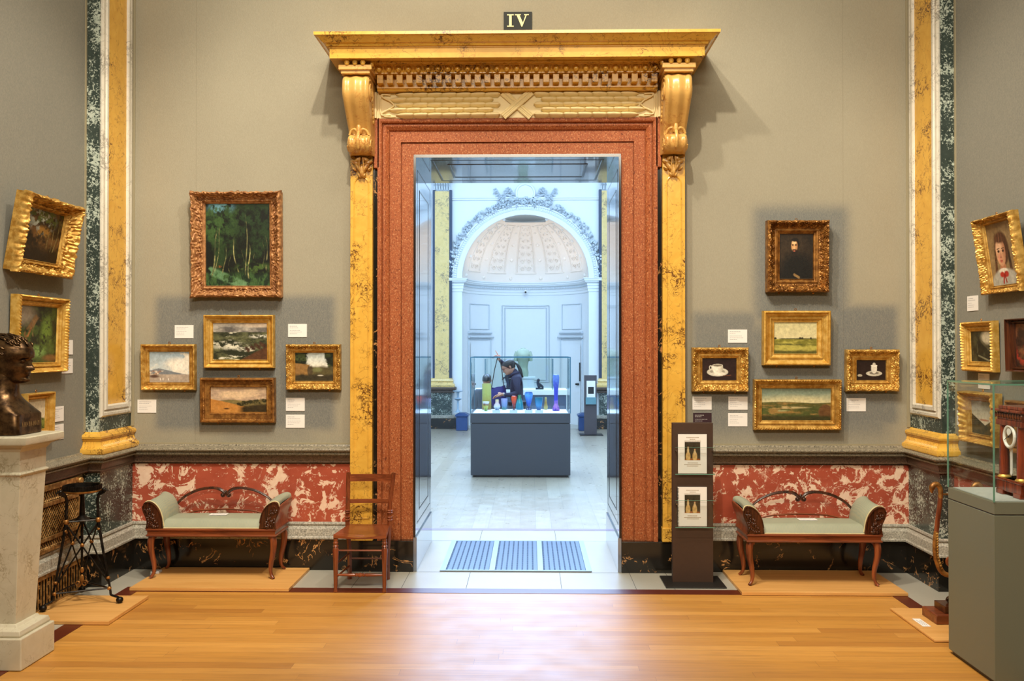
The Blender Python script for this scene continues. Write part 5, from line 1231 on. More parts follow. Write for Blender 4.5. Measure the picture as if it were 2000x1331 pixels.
# ---------------------------------------------------------------- the gallery beyond the doorway
FYW = 12.6     # plane of the far wall with the apse
struct(MB().box(-5, 5, 1.65, 12.35, -.2, 0).build('floor', PALEOAK, smooth=False))
struct(MB().box(-5, 5, 12.35, 14.6, -.2, .004).build('trim_%d' % TN[0], STONE, smooth=False)); TN[0] += 1
struct(MB().box(-5, 5, 1.58, 1.67, -.05, .004).build('trim_%d' % TN[0], plain('purple_brown_strip', (120, 96, 110), .4), smooth=False)); TN[0] += 1
struct(MB().box(-5.2, -5, 1.1, 14.6, 0, 7.6).build('wall_left', WHITE, smooth=False)); struct(MB().box(5, 5.2, 1.1, 14.6, 0, 7.6).build('wall_right', WHITE, smooth=False))
struct(MB().box(-5, 5, 1.1, 14.6, 7.5, 7.7).build('ceiling', WHITE, smooth=False))
inner = MB().box(-5, -.83, 1.1, 1.14, 0, 7.6).box(.83, 5, 1.1, 1.14, 0, 7.6).box(-.83, .83, 1.1, 1.14, 3.265, 7.6)
struct(inner.build('wall_back', WHITE, smooth=False))
AR, AZ, AYC = 1.385, 3.284, 12.66
# far wall with its arched opening
wa = MB(); N = 40
arc = [(AR * math.cos(PI * k / N), AZ + AR * math.sin(PI * k / N)) for k in range(N + 1)]
for y in (FYW, FYW + .12):
    b0 = len(wa.v); wa.v += [(x, y, z) for x, z in arc] + [(x, y, 7.5) for x, z in arc]
    for k in range(N): wa.f.append((b0 + k, b0 + k + 1, b0 + N + 2 + k, b0 + N + 1 + k))
wa.grid([[(x, FYW, z), (x, FYW + .12, z)] for x, z in arc])
wa.box(AR, 5, FYW, FYW + .12, 0, 7.5).box(-5, -AR, FYW, FYW + .12, 0, 7.5)
apse = struct(wa.build('wall_apse', WHITE, angle=.5))
cyl = lambda phi, z, r=AR: (r * math.sin(phi), AYC + r * math.cos(phi), z)
MB().grid([[cyl(-PI/2 + PI*k/48, 0), cyl(-PI/2 + PI*k/48, AZ)] for k in range(49)]).build('niche_wall', WHITE, apse)
def sph(phi, el, r=AR): return (r * math.cos(el) * math.sin(phi), AYC + r * math.cos(el) * math.cos(phi), AZ + r * math.sin(el))
DOME = plain('warm_white_dome', (232, 224, 214), .6, var=.02)
dome = MB().grid([[sph(-PI/2 + PI*i/48, PI/2*j/24*.985) for j in range(25)] for i in range(49)]).build('half_dome', DOME, apse)
# oculus ring and cap
MB().tube([sph(-PI/2 + PI*i/30, math.radians(70), AR - .01) for i in range(31)], .035, 8).lathe([(0.0, 1.22), (.44, 1.23), (.47, 1.30)], 0, AYC, AZ, 30, 0, PI).build('oculus', DOME, dome)
dp = MB(); ds = MB()
for c in (-60, -30, 0, 30, 60):
    P0 = math.radians(c); w0 = math.radians(9.5)
    e0, e1 = math.radians(10), math.radians(63)
    def q(u, e, r=AR - .006): return sph(P0 + u * w0 * (1 - .10 * (e - e0)), e, r)
    for wd, rr in ((1.0, .012), (.86, .007)):
        dp.tube([q(-wd, e0 + (e1-e0)*k/16) for k in range(17)], rr, 6); dp.tube([q(wd, e0 + (e1-e0)*k/16) for k in range(17)], rr, 6)
    dp.tube([q(-1.1 + 2.2*k/8, e0 - .02) for k in range(9)], .016, 6); dp.tube([q(-1 + 2*k/8, e1) for k in range(9)], .010, 6)
    for k in range(7):
        e = e0 + .06 + k * .125; sc_ = 1 - k * .10
        for s in (-1, 1):
            pts = []
            for t in range(14):
                a = t / 13 * 2.6 * PI; r_ = .055 * sc_ * (1 - .75 * t / 13); pts.append(q(s * (.36 + math.cos(a) * r_ / .20), e + math.sin(a) * r_ * .8, AR - .012))
            ds.tube(pts, .010 * sc_, 5)
        ds.sphere(q(0, e + .04, AR - .01), (.018, .012, .032), 6, 4)
        for s in (-.7, .7): ds.sphere(q(s, e + .06, AR - .01), (.02, .012, .02), 6, 4)
for c in (-75, -45, -15, 15, 45, 75):
    for e in (4, 22, 38, 52, 62): dp.sphere(sph(math.radians(c), math.radians(e), AR - .004), (.042 if e < 50 else .028, .02, .042 if e < 50 else .028), 10, 6)
dp.build('dome_panel_moulding', DOME, dome); ds.build('dome_scroll_relief', DOME, dome)
# archivolt: plain band, toothed band, garland
av = MB(); Z = lambda a, r, y: (r * math.cos(a), y, AZ + r * math.sin(a))
av.grid([[Z(PI*k/60, r, FYW - h) for r, h in [(AR, -.01), (AR, .03), (1.49, .03), (1.495, .045), (1.505, .045), (1.51, .02), (1.565, .02), (1.57, .05), (1.60, .05), (1.605, 0)]] for k in range(61)])
av.build('archivolt', WHITE, apse, angle=.4)
tb = MB()
for k in range(98):
    a = PI * (k + .5) / 98; st = len(tb.v); tb.box(1.51, 1.565, FYW - .042, FYW - .018, -.013, .013)
    for i in range(st, len(tb.v)): x, y, z = tb.v[i]; tb.v[i] = (x * math.cos(a) - z * math.sin(a), y, AZ + x * math.sin(a) + z * math.cos(a))
tb.build('dentil_band', WHITE, apse, smooth=False)
ga = MB(); rs = random.Random(9)
for k in range(430):
    a = PI * rs.random(); r = rs.uniform(1.60, 1.755 - .02 * abs(math.cos(a))); s_ = rs.uniform(.016, .036)
    if k % 3: ga.sphere((r * math.cos(a), FYW - rs.uniform(.03, .09), AZ + r * math.sin(a)), (s_, s_, s_), 7, 5)
    else:
        d = a + rs.uniform(-1.2, 1.2) + PI/2; ga.tube([(r*math.cos(a), FYW - .03, AZ + r*math.sin(a)), (r*math.cos(a) + .04*math.cos(d), FYW - .09, AZ + r*math.sin(a) + .04*math.sin(d)), (r*math.cos(a) + .08*math.cos(d), FYW - .05, AZ + r*math.sin(a) + .08*math.sin(d))], [.012, .022, .003], 6)
WHITE2 = plain('grey_white_plaster', (196, 204, 210), .6, var=.05)
ga.build('fruit_garland', WHITE2, apse)
rd = MB().lathe([(0, 0), (.17, 0), (.185, .03), (.215, .03), (.225, 0)], 0, 0, 0, 32); rd.xf(Matrix.Translation((0, FYW - .02, 5.14)) @ Matrix.Rotation(PI/2, 4, 'X'))
rd.build('roundel', WHITE, apse)
wl = MB()
for s in (-1, 1):
    for k in range(9):
        a0 = math.radians(-30 + k * 14); x, z = s * (.24 + .045 * k), 5.10 + .10 * math.sin(k * .9)
        for q in (-.5, .3): wl.tube([(x, FYW - .02, z), (x + s * .05, FYW - .09, z + .06 * q + .03), (x + s * .11, FYW - .04, z + .12 * q)], [.014, .026, .004], 6)
    wl.tube([(s*.25, FYW - .04, 5.05), (s*.4, FYW - .05, 5.10), (s*.62, FYW - .03, 5.02)], [.03, .02, .006], 6)
wl.build('palm_spray', WHITE2, apse)
# entablature at the springing, following the niche
ent = [(0, 2.98), (.02, 2.985), (.02, 3.04), (.035, 3.05), (.035, 3.11), (.05, 3.12), (.05, 3.16), (.10, 3.19), (.11, 3.215), (.13, 3.22), (.13, 3.245), (.15, 3.26), (.15, 3.28), (0, 3.285)]
npth = [cyl(-PI/2 + PI*k/36, 0, AR)[:2] for k in range(37)]
MB().sweep([(-1.66, FYW), (-AR, FYW)] + npth + [(AR, FYW), (1.66, FYW)], [(-d * .8, h) for d, h in ent]).build('entablature', WHITE, apse, angle=.5)
dd = MB()
for k in range(90):
    p = cyl(-PI/2 + PI*(k+.5)/90, 0, AR - .06); dd.box(p[0] - .012, p[0] + .012, p[1] - .012, p[1] + .012, 3.12, 3.155)
dd.build('small_dentils', WHITE2, apse, smooth=False)
# raised panels on the curved wall and frieze lines
pn = MB()
def cpanel(m, a0, a1, z0, z1, r=.012):
    pts = [cyl(a0 + (a1-a0)*k/10, z0, AR - .012) for k in range(11)] + [cyl(a1, z1, AR - .012)] + [cyl(a1 - (a1-a0)*k/10, z1, AR - .012) for k in range(1, 11)] + [cyl(a0, z0, AR - .012)]
    m.tube(pts, r, 4)
for a0, a1, z0, z1 in [(-.41, .41, .95, 2.74), (-.36, .36, 1.0, 2.69), (-1.15, -.66, 2.18, 2.75), (.66, 1.15, 2.18, 2.75)]: cpanel(pn, a0, a1, z0, z1)
for s in (-1, 1): pn.tube([cyl(s * (.62 + .6*k/8), 2.10, AR - .03) for k in range(9)], .03, 6)
pn.build('panel_moulding', WHITE2, apse, smooth=False)
for s, nm in ((-1, 'door_2'), (1, 'door_3')):
    dr = struct(empty(nm)); dm = MB(); a0, a1 = s * .68, s * 1.15
    for r_, z1, aa, ab in ((AR - .012, 1.93, a0 - s*.05, a1 + s*.05), (AR - .03, 1.84, a0, a1)):
        dm.grid([[cyl(aa + (ab-aa)*k/10, 0, r_), cyl(aa + (ab-aa)*k/10, z1, r_)] for k in range(11)])
    dm.build('leaf', WHITE, dr, smooth=True)
    fm = MB(); cpanel(fm, a0 - s*.05, a1 + s*.05, 0, 1.95, .022); fm.tube([cyl(a0 - s*.09 + (a1-a0+s*.18)*k/8, 2.0, AR - .05) for k in range(9)], .028, 6)
    for z0, z1 in ((.16, .55), (.72, 1.02), (1.2, 1.7)):
        for u0, u1 in ((.12, .44), (.56, .88)): cpanel(fm, a0 + (a1-a0)*u0, a0 + (a1-a0)*u1, z0, z1, .008)
    fm.build('moulding', WHITE2, dr, smooth=False)
    kb = MB().sphere(cyl(a0 + (a1-a0)*.93, .93, AR - .07), .028, 10, 8); kb.sphere(cyl(a0 + (a1-a0)*.80, .93, AR - .07), .024, 10, 8)
    kb.tube([cyl(a0 + (a1-a0)*.99, 1.0, AR - .045), cyl(a0 + (a1-a0)*.99, 1.42, AR - .045)], .014, 6); kb.build('door_handle', BLACKST, dr)
cm = MB().sphere(cyl(0, 3.06, AR - .14), (.05, .05, .045), 14, 10); cmo = cm.build('security_camera', WHITE); tag(cmo, 'small white dome camera on the cornice at the centre of the apse', 'camera')
MB().sphere(cyl(0, 3.05, AR - .185), (.024, .02, .022), 10, 8).build('lens', BLACKST, cmo)
# wall above: horizontal moulding and upper curve
MB().sweep([(-1.66, FYW), (1.66, FYW)], [(0, 4.98), (-.03, 4.99), (-.03, 5.02), (-.05, 5.03), (-.05, 5.05), (0, 5.06)]).build('upper_moulding', WHITE, apse, angle=.4)
# coloured pilasters of the far wall
for s in (-1, 1):
    p = struct(empty('trim_%d' % TN[0])); TN[0] += 1
    X = lambda a, b: (min(s*a, s*b), max(s*a, s*b))
    MB().box(*X(1.60, 1.66), FYW - .10, FYW, .9, 5.2).box(*X(1.96, 2.02), FYW - .10, FYW, .9, 5.2).build('dark_margin', plain('navy_marble', (44, 58, 84), .25), p, smooth=False)
    MB().box(*X(1.66, 1.97), FYW - .13, FYW, 1.08, 5.17).build('shaft', SIENA_PALE, p, smooth=False)
    MB().sweep([(s*1.60, FYW), (s*1.60, FYW - .13), (s*2.05, FYW - .13)][::(1 if s > 0 else -1)] if s > 0 else [(-2.05, FYW - .13), (-1.60, FYW - .13), (-1.60, FYW)], [(.0, .90), (-.06, .90), (-.065, .94), (-.04, .975), (-.02, 1.0), (-.035, 1.03), (-.02, 1.06), (0, 1.09)]).build('base', SIENA_PALE, p, angle=.5)
    MB().box(*X(1.60, 2.1), FYW - .14, FYW, 1.05, 1.09).build('base_core', SIENA_PALE, p, smooth=False)
    cp = MB().box(*X(1.60, 2.03), FYW - .19, FYW, 5.50, 5.60).box(*X(1.66, 1.97), FYW - .10, FYW, 5.17, 5.5)
    for k in range(7):
        for z, L in ((5.2, .12), (5.32, .13)):
            x = s * (1.65 + k * .055); cp.tube([(x, FYW - .13, z), (x, FYW - .15, z + L * .7), (x, FYW - .21, z + L), (x, FYW - .20, z + L * .8)], [.02, .022, .016, .006], 6)
    for q in (1.62, 2.01): cp.tube(spiral((s * q, FYW - .20, 5.46), .05, 1.4, 18, .2, 'xz', s), .014, 6)
    cp.build('capital', WHITE2, p)
    MB().box(*X(1.60, 2.2), FYW - .16, FYW, .28, .78).build('pedestal_block', GREEN, p, smooth=False)
    MB().box(*X(1.54, 2.25), FYW - .22, FYW, .78, .84).box(*X(1.50, 2.3), FYW - .26, FYW, .84, .90).build('pedestal_cap', RAILDARK, p, smooth=False, bevel=.01)
    MB().box(*X(1.52, 2.3), FYW - .24, FYW, .22, .29).build('pedestal_moulding', LGRANITE, p, smooth=False, bevel=.01)
    MB().box(*X(1.48, 2.32), FYW - .28, FYW, .005, .22).build('pedestal_foot', BLACKM, p, smooth=False)
PINK = m_yellow('pink_marble', (176, 96, 92), (206, 140, 132), (232, 206, 196))
t_ = struct(empty('trim_%d' % TN[0])); TN[0] += 1
MB().box(-2.75, -2.16, FYW - .03, FYW, 1.18, 5.05).build('pink_panel', PINK, t_, smooth=False)
MB().box(-2.16, -2.09, FYW - .06, FYW, 1.10, 5.12).box(-2.75, -2.16, FYW - .06, FYW, 1.10, 1.18).box(-2.75, -2.16, FYW - .06, FYW, 5.05, 5.12).build('dark_frame', bpy.data.materials['navy_marble'], t_, smooth=False)

# ---- central vase case
vc = wempty('display_case', (-.03, 5.5, 0), label='large slate grey display case of glass vases in the gallery beyond the doorway', cat='display case')
X0, X1, Y0, Y1 = -.70, .645, 5.1, 5.9
MB().box(X0 + .03, X1 - .03, Y0 + .03, Y1 - .03, .001, .03).build('recessed_foot', BLACKST, vc, smooth=False)
MB().box(X0, X1, Y0, Y1, .03, .722).build('plinth', SLATE, vc, smooth=False, bevel=.003)
MB().box(X0 + .01, X1 - .01, Y0 + .01, Y1 - .01, .722, .735).build('shadow_gap', BLACKST, vc, smooth=False)
MB().box(X0, X1, Y0, Y1, .735, .865).build('deck_frame', SLATE, vc, smooth=False, bevel=.003)
MB().box(X0 + .03, X1 - .03, Y0 + .03, Y1 - .03, .865, .870).build('deck', WHITE, vc, smooth=False)
zt = 1.615; gh = MB()
for b_ in [(X0, X0 + .008, Y0, Y1), (X1 - .008, X1, Y0, Y1), (X0 + .008, X1 - .008, Y0, Y0 + .008), (X0 + .008, X1 - .008, Y1 - .008, Y1)]: gh.box(*b_, .866, zt)
gh.box(X0, X1, Y0, Y1, zt + .0005, zt + .012); hood = gh.build('glass_hood', DGLASS, vc, smooth=False)
ed = MB(); e_ = .006
for xx in (X0, X1):
    for yy in (Y0, Y1): ed.box(xx - e_, xx + e_, yy - e_, yy + e_, .866, zt)
    ed.box(xx - e_, xx + e_, Y0, Y1, zt, zt + .014)
for yy in (Y0, Y1): ed.box(X0, X1, yy - e_, yy + e_, zt, zt + .014)
ed.build('glass_edge', BEDGE, hood, smooth=False)
def vase(px0, px1, ytop, ybase, prof, mat, label, neck=None):
    cxp = (px0 + px1) / 2; D_ = 1750 * .88 / (ybase - 680); y = D_ - 7; s = 1750 / D_; x = .1 + (cxp - 1035) / s; y = min(max(y, 5.22), 5.80)
    W_ = (px1 - px0) / s / 2; H_ = (ybase - ytop) / s
    P = [(r * W_, t * H_) for t, r in prof]
    o = MB().lathe([(0, 0)] + P + [(P[-1][0] * .85, P[-1][1] - .002), (P[-2][0] * .8, P[-2][1])], 0, 0, 0, 24).build('vase', mat)
    o.location = (x, y, .8705); tag(o, label, 'vase', 'art glass vases in the slate grey case'); return o
VG = lambda n_, h, st: m_cvase(n_, (h, st))
V = [(942, 956, 785, 803.3, [(0, .4), (.08, .42), (.15, .36), (.3, .55), (.55, .75), (.8, .82), (1, 1)], VG('v_tulip', .13, [(0, (90, 150, 70)), (.5, (190, 190, 90)), (.7, (120, 50, 30)), (.9, (225, 220, 210))]), 'small green and cream flared cup vase at the left end'),
     (964, 977.5, 781, 801.5, [(0, .5), (.08, .6), (.3, 1), (.5, .85), (.68, .5), (1, .5)], VG('v_bulb', .16, [(0, (60, 110, 150)), (.3, (200, 210, 220)), (.6, (220, 190, 190)), (1, (220, 200, 120))]), 'small bulbous vase with yellow neck'),
     (979, 992, 778, 799, [(0, .66), (.1, .66), (.5, .85), (1, 1)], VG('v_lilac', .17, [(0, (60, 140, 120)), (.3, (120, 150, 190)), (1, (170, 170, 220))]), 'frosted lilac beaker vase with green foot'),
     (998.5, 1009, 774, 802, [(0, .75), (.04, .7), (.07, .18), (.12, .18), (.3, .45), (.7, .95), (.9, 1), (1, .9)], VG('v_red', .22, [(0, (60, 20, 30)), (.4, (150, 30, 20)), (.75, (230, 80, 30)), (1, (200, 60, 30))]), 'slender footed vase in fiery orange red'),
     (1008, 1022.6, 770, 797.4, [(0, .9), (.1, 1), (.5, .85), (.8, .5), (1, .42)], VG('v_teal', .22, [(0, (30, 130, 160)), (.5, (50, 150, 160)), (.8, (40, 120, 80)), (1, (60, 130, 90))]), 'teal conical vase with green shoulders'),
     (1024.5, 1041, 766, 800.8, [(0, .7), (.04, .65), (.08, .2), (.15, .22), (.35, .55), (.7, .9), (.9, 1), (1, .8)], VG('v_blue', .27, [(0, (20, 40, 90)), (.4, (40, 90, 190)), (.8, (90, 160, 230)), (1, (30, 50, 130))]), 'tall footed vase in bright blue'),
     (1044.6, 1060, 777, 802, [(0, .55), (.06, .5), (.3, .75), (.7, .95), (1, 1)], VG('v_turq', .2, [(0, (20, 60, 120)), (.4, (50, 130, 180)), (.8, (30, 110, 140)), (1, (20, 120, 130))]), 'wide turquoise vase with dark swirls'),
     (1061.5, 1070, 776, 800, [(0, .7), (.2, 1), (.5, .6), (.8, .5), (1, .5)], VG('v_gold', .19, [(0, (200, 190, 120)), (.5, (170, 130, 60)), (1, (190, 180, 120))]), 'small amber and gold double gourd vase'),
     (1079, 1092.8, 732.6, 802.6, [(0, 1), (.05, 1.05), (.10, .9), (.18, .55), (.4, .55), (.6, .62), (.8, .9), (.92, .95), (1, .82)], VG('v_tall', .55, [(0, (60, 40, 160)), (.12, (180, 120, 190)), (.3, (60, 60, 190)), (.6, (70, 80, 190)), (1, (120, 160, 230))]), 'very tall blue and violet vase at the right end'),
     (945.5, 963, 746.7, 795, [(0, 1), (.1, 1), (.5, .98), (1, .96)], VG('v_yellow', .4, [(0, (150, 120, 60)), (.2, (170, 150, 70)), (.6, (190, 190, 100)), (1, (200, 196, 110))]), 'tall straight yellow green cylinder vase')]
for v_ in V: vase(*v_)
for k, (xa, lb_) in enumerate([(969.5, 'bulbous vase'), (1003, 'orange red vase'), (1032.5, 'bright blue vase'), (1053, 'turquoise vase')]):
    s = 1750 / 12.2; x = .1 + (xa - 1035) / s; e = wempty('case_label', (x, 5.17, .87), label='tiny grey card lying in front of the ' + lb_, cat='label', group='cards inside the vase case')
    MB().prism([(5.145, .8705), (5.20, .8705), (5.20, .90), (5.195, .903)], lambda u, v, w: (w, u, v), x - .052, x + .052).build('card', plain('lavender_card', (150, 160, 196), .6) if k == 0 else bpy.data.materials['lavender_card'], e, smooth=False)

# ---- low display counter with bronzes behind the visitors
dc = wempty('display_counter', (-.05, 8.9, 0), label='low slate blue counter with white top behind the two visitors', cat='counter')
MB().box(-.86, .73, 8.6, 9.3, .002, .93).build('body', plain('slate_blue_panel', (70, 86, 112), .5), dc, smooth=False, bevel=.004)
MB().box(-.88, .75, 8.58, 9.32, .93, 1.02).build('top', WHITE, dc, smooth=False, bevel=.004)
gh = MB(); GX0, GX1, GY0, GY1, gz = -.68, .50, 8.62, 9.28, 1.56
for b_ in [(GX0, GX0 + .008, GY0, GY1), (GX1 - .008, GX1, GY0, GY1), (GX0, GX1, GY0, GY0 + .008), (GX0, GX1, GY1 - .008, GY1)]: gh.box(*b_, 1.021, gz)
h2 = gh.build('glass_hood', DGLASS, dc, smooth=False); ed = MB()
for xx in (GX0, GX1):
    for yy in (GY0, GY1): ed.box(xx - .007, xx + .007, yy - .007, yy + .007, 1.021, gz)
ed.build('glass_edge', BEDGE, h2, smooth=False)
BBR = plain('blue_black_bronze', (36, 48, 66), .35, metal=.5)
def bronze(pts_list, loc, label):
    e = empty('bronze_figure', loc, label=label, cat='statuette')
    MB().box(-.07, .07, -.05, .05, 0, .03).build('base', BBR, e, smooth=False, bevel=.004)
    m = MB()
    for pts, r in pts_list: m.tube(smooth_pts(pts, 4), r, 8)
    m.sphere(pts_list[0][0][-1], (.026, .026, .032), 10, 8); m.build('figure', BBR, e); return e
bronze([([(0, 0, .03), (.01, 0, .10), (-.01, 0, .17), (-.02, 0, .22), (.0, 0, .26)], .032), ([(-.02, 0, .21), (-.07, 0, .20), (-.09, 0, .16)], .015), ([(.0, 0, .20), (.05, 0, .21), (.09, 0, .19)], .015), ([(.05, 0, .19), (.055, 0, .1), (.05, 0, .03)], .028)], (-.29, 8.75, 1.021), 'dark bronze figure with outstretched arms between the hanging bag straps')
bronze([([(0, 0, .03), (-.02, 0, .07), (-.03, 0, .12), (-.02, 0, .16)], .026), ([(-.01, 0, .10), (.04, 0, .06), (.06, 0, .03)], .02)], (.27, 8.75, 1.021), 'small crouching dark bronze figure on the right of the counter')
# verdigris torso on a pale pedestal
ts = wempty('torso_statue', (-.04, 10.2, 0), label='headless pale green torso rising behind the woman lifting a bag', cat='statue')
VERD = plain('verdigris', (148, 160, 140), .6, var=.2)
MB().levels([(.20, .20, .002), (.20, .20, 1.15), (.22, .22, 1.17), (.22, .22, 1.20)], -.02, 10.2).build('pedestal_block', WHITE, ts, smooth=False)
m = MB(); P = []
for q_ in smooth_pts([(rx_, ry_, z_) for z_, rx_, ry_ in [(1.20, .12, .09), (1.28, .13, .10), (1.36, .11, .085), (1.45, .12, .09), (1.56, .155, .11), (1.64, .17, .105), (1.69, .15, .09), (1.72, .10, .07), (1.735, .055, .05)]], 4):
    rx, ry, z = q_
    P.append([(-.03 + rx * math.cos(2*PI*k/24), 10.2 + ry * math.sin(2*PI*k/24) - .02 * G(z, 1.6, .06) * max(0, -math.sin(2*PI*k/24)), z) for k in range(24)])
m.grid(P, closed_v=True); m.f.append(tuple(range(24*32, 24*33))); m.sphere((-.03, 10.2, 1.735), (.06, .055, .02), 16, 6)
for s in (-1, 1): m.tube([(-.03 + s*.14, 10.2, 1.66), (-.03 + s*.175, 10.19, 1.60), (-.03 + s*.18, 10.18, 1.50)], [.058, .052, .045], 16)
m.v = [(-.03 + (a_ + .03) * .80, b_, c_) for a_, b_, c_ in m.v]; m.build('torso', VERD, ts)
# far leaflet stand, side table and dark chest
e = wempty('leaflet_stand', (1.20, 11.0, 0), label='grey brown leaflet stand with one framed sheet at the right of the far gallery', cat='stand')
GB = plain('grey_brown_stand', (74, 68, 72), .5); MB().box(1.19, 1.44, 11.0, 11.08, .012, 1.20).build('upright', GB, e, smooth=False, bevel=.003)
MB().box(1.10, 1.56, 10.86, 11.24, .002, .012).build('base_plate', BLACKST, e, smooth=False)
MB().box(1.235, 1.41, 10.985, 11.0, .76, 1.09).build('sheet', CARD, e, smooth=False); MB().box(1.265, 1.38, 10.982, 10.986, .83, .97).build('printed_picture', BLACKST, e, smooth=False)
MB().box(1.215, 1.425, 10.955, 10.985, .62, .76).build('pocket', plain('teal_pocket', (96, 140, 150), .2), e, smooth=False)
def chest(x0, x1, lb_):
    c = wempty('low_chest', ((x0+x1)/2, 12.1, 0), label=lb_, cat='chest'); nb = plain('navy_laminate', (46, 72, 120), .4) if 'navy_laminate' not in bpy.data.materials else bpy.data.materials['navy_laminate']
    MB().box(x0, x1, 11.9, 12.3, .002, .30).build('body', nb, c, smooth=False, bevel=.01)
    MB().levels([((x1-x0)/2 + .02, .22, .30), ((x1-x0)/2 + .02, .22, .33), ((x1-x0)/2 - .06, .15, .37)], (x0+x1)/2, 12.1).build('lid', nb, c, smooth=False); return c
chest(-1.46, -1.22, 'low navy chest beside the left far pilaster'); chest(1.13, 1.44, 'low navy chest behind the far leaflet stand')
st_ = wempty('wall_bracket_table', (-1.50, 12.1, 0), label='slim pale pedestal table by the left far pilaster', cat='table')
PB = plain('pale_blue_grey', (150, 172, 190), .4)
MB().lathe([(.10, .375), (.05, .39), (.022, .44), (.022, .62), (.09, .66), (.02, .69), (.03, .8), (.11, .82), (.11, .835), (0, .84)], -1.44, 12.15, 0, 20).build('stem', PB, st_)

# ---------------------------------------------------------------- the two visitors
SKIN = plain('skin', (196, 140, 116), .5, var=.06); HAIR = plain('black_hair', (18, 16, 22), .35, bump=.4, bscale=90); NAVY = plain('navy_cloth', (34, 32, 62), .75, var=.2, bump=.3); NAVY2 = plain('dark_jacket', (30, 34, 50), .75, var=.2, bump=.3)
TROU = plain('dark_trousers', (36, 38, 50), .8); PURPLE = plain('violet_bag_cloth', (40, 34, 110), .6, var=.2)
def skin_body(name, joints, edges, mat, parent, sub=2):
    """joints {name: (x, y, z, radius)}; root first"""
    me = bpy.data.meshes.new(name); keys = list(joints); me.from_pydata([joints[k][:3] for k in keys], [(keys.index(a), keys.index(b)) for a, b in edges], [])
    o = bpy.data.objects.new(name, me); COL.objects.link(o); o.parent = parent
    if parent.name in WORLDP: o.location = -parent.location
    md = o.modifiers.new('skin', 'SKIN'); md.use_smooth_shade = True
    for i, k in enumerate(keys):
        r = joints[k][3]; me.skin_vertices[0].data[i].radius = (r, r) if not isinstance(r, tuple) else r
        me.skin_vertices[0].data[i].use_root = (i == 0)
    s = o.modifiers.new('sub', 'SUBSURF'); s.levels = s.render_levels = sub; me.materials.append(mat); return o
def chain(J, E_, pre, pts, root):
    last = root
    for i, (x, y, z, r) in enumerate(pts): k = '%s%d' % (pre, i); J[k] = (x, y, z, r); E_.append((last, k)); last = k
    return last
def hand(parent, wrist, palm_dir, finger_dir, spread, curls, mat, name='hand', L=.095):
    w, d, f, s = Vector(wrist), Vector(palm_dir).normalized(), Vector(finger_dir).normalized(), Vector(spread).normalized()
    m = MB(); knuck = w + f * L * .9
    m.tube([w - f * .02, w + f * .02, w + f * L * .5, knuck], [.024, .026, .040, .036], 12, sx=.45) if abs(s.z) > .7 else m.tube([w - f * .02, w + f * .02, w + f * L * .5, knuck], [.024, .026, .038, .034], 12, sx=1.0)
    for i in range(4):
        q = (i - 1.5) / 1.5; base = knuck + s * q * .030 - f * .008 * abs(q); c = curls[i]; ln = (.040, .046, .043, .034)[i]
        p = [base]; dirv = f.copy(); 
        for j, k_ in enumerate((1, .75, .6)):
            dirv = (dirv * math.cos(c * .6) + d * math.sin(c * .6)).normalized() if j == 0 else (dirv * math.cos(c * .5) + d * math.sin(c * .5)).normalized()
            p.append(p[-1] + dirv * ln * k_)
        m.tube(p, [.0095, .009, .008, .006], 8)
    t0 = w + f * .03 - s * .030; m.tube([t0, t0 - s * .028 + f * .022 + d * .010, t0 - s * .030 + f * .050 + d * .026, t0 - s * .018 + f * .070 + d * .036], [.013, .012, .010, .007], 8)
    return m.build(name, mat, parent)
# woman lifting the straps of a violet bag, facing left
wx, wy = -.10, 7.15
W_ = wempty('person', (wx, wy, 0), label='woman in navy with a black ponytail and glasses, lifting bag straps', cat='person')
J = {'pelvis': (wx, wy, .88, (.15, .12))}; E_ = []
chain(J, E_, 'sp', [(wx - .01, wy, .98, (.135, .11)), (wx - .01, wy, 1.12, (.14, .115)), (wx - .0, wy, 1.24, (.15, .115)), (wx - .015, wy, 1.32, (.11, .09)), (wx - .04, wy, 1.37, .05), (wx - .06, wy, 1.42, .047)], 'pelvis')
chain(J, E_, 'al', [(wx - .02, wy + .15, 1.27, .062), (wx - .10, wy + .19, 1.33, .052), (wx - .165, wy + .16, 1.42, .045), (wx - .235, wy + .10, 1.51, .037), (wx - .285, wy + .06, 1.565, .026)], 'sp2')
chain(J, E_, 'ar', [(wx - .01, wy - .15, 1.26, .064), (wx - .0, wy - .20, 1.16, .055), (wx + .01, wy - .21, 1.05, .050), (wx - .08, wy - .20, 1.02, .042), (wx - .17, wy - .19, 1.02, .034), (wx - .22, wy - .18, 1.025, .027)], 'sp2')
skin_body('body', J, E_, NAVY, W_)
J = {'hip': (wx, wy, .90, .14)}; E_ = []
for s, n_ in ((-1, 'a'), (1, 'b')): chain(J, E_, n_, [(wx, wy + s*.085, .82, .10), (wx - .02, wy + s*.09, .5, .068), (wx + .01, wy + s*.09, .28, .058), (wx + .02, wy + s*.09, .09, .042)], 'hip')
skin_body('trousers', J, E_, TROU, W_)
for s in (-1, 1):
    sh = MB().sphere((wx - .04, wy + s*.09, .045), (.13, .05, .042), 16, 8); sh.build('shoe', BLACKST, W_)
HM = Matrix.Translation((wx - .075, wy, 1.365)) @ Matrix.Rotation(PI, 4, 'Z') @ Matrix.Rotation(math.radians(24), 4, 'Y') @ Matrix.Scale(.225, 4) @ Matrix.Translation((.0, 0, -.05))
hm = MB(); head(hm, HM, (30, 36)); hd = hm.build('head', SKIN, W_)
hr = MB(); P = []
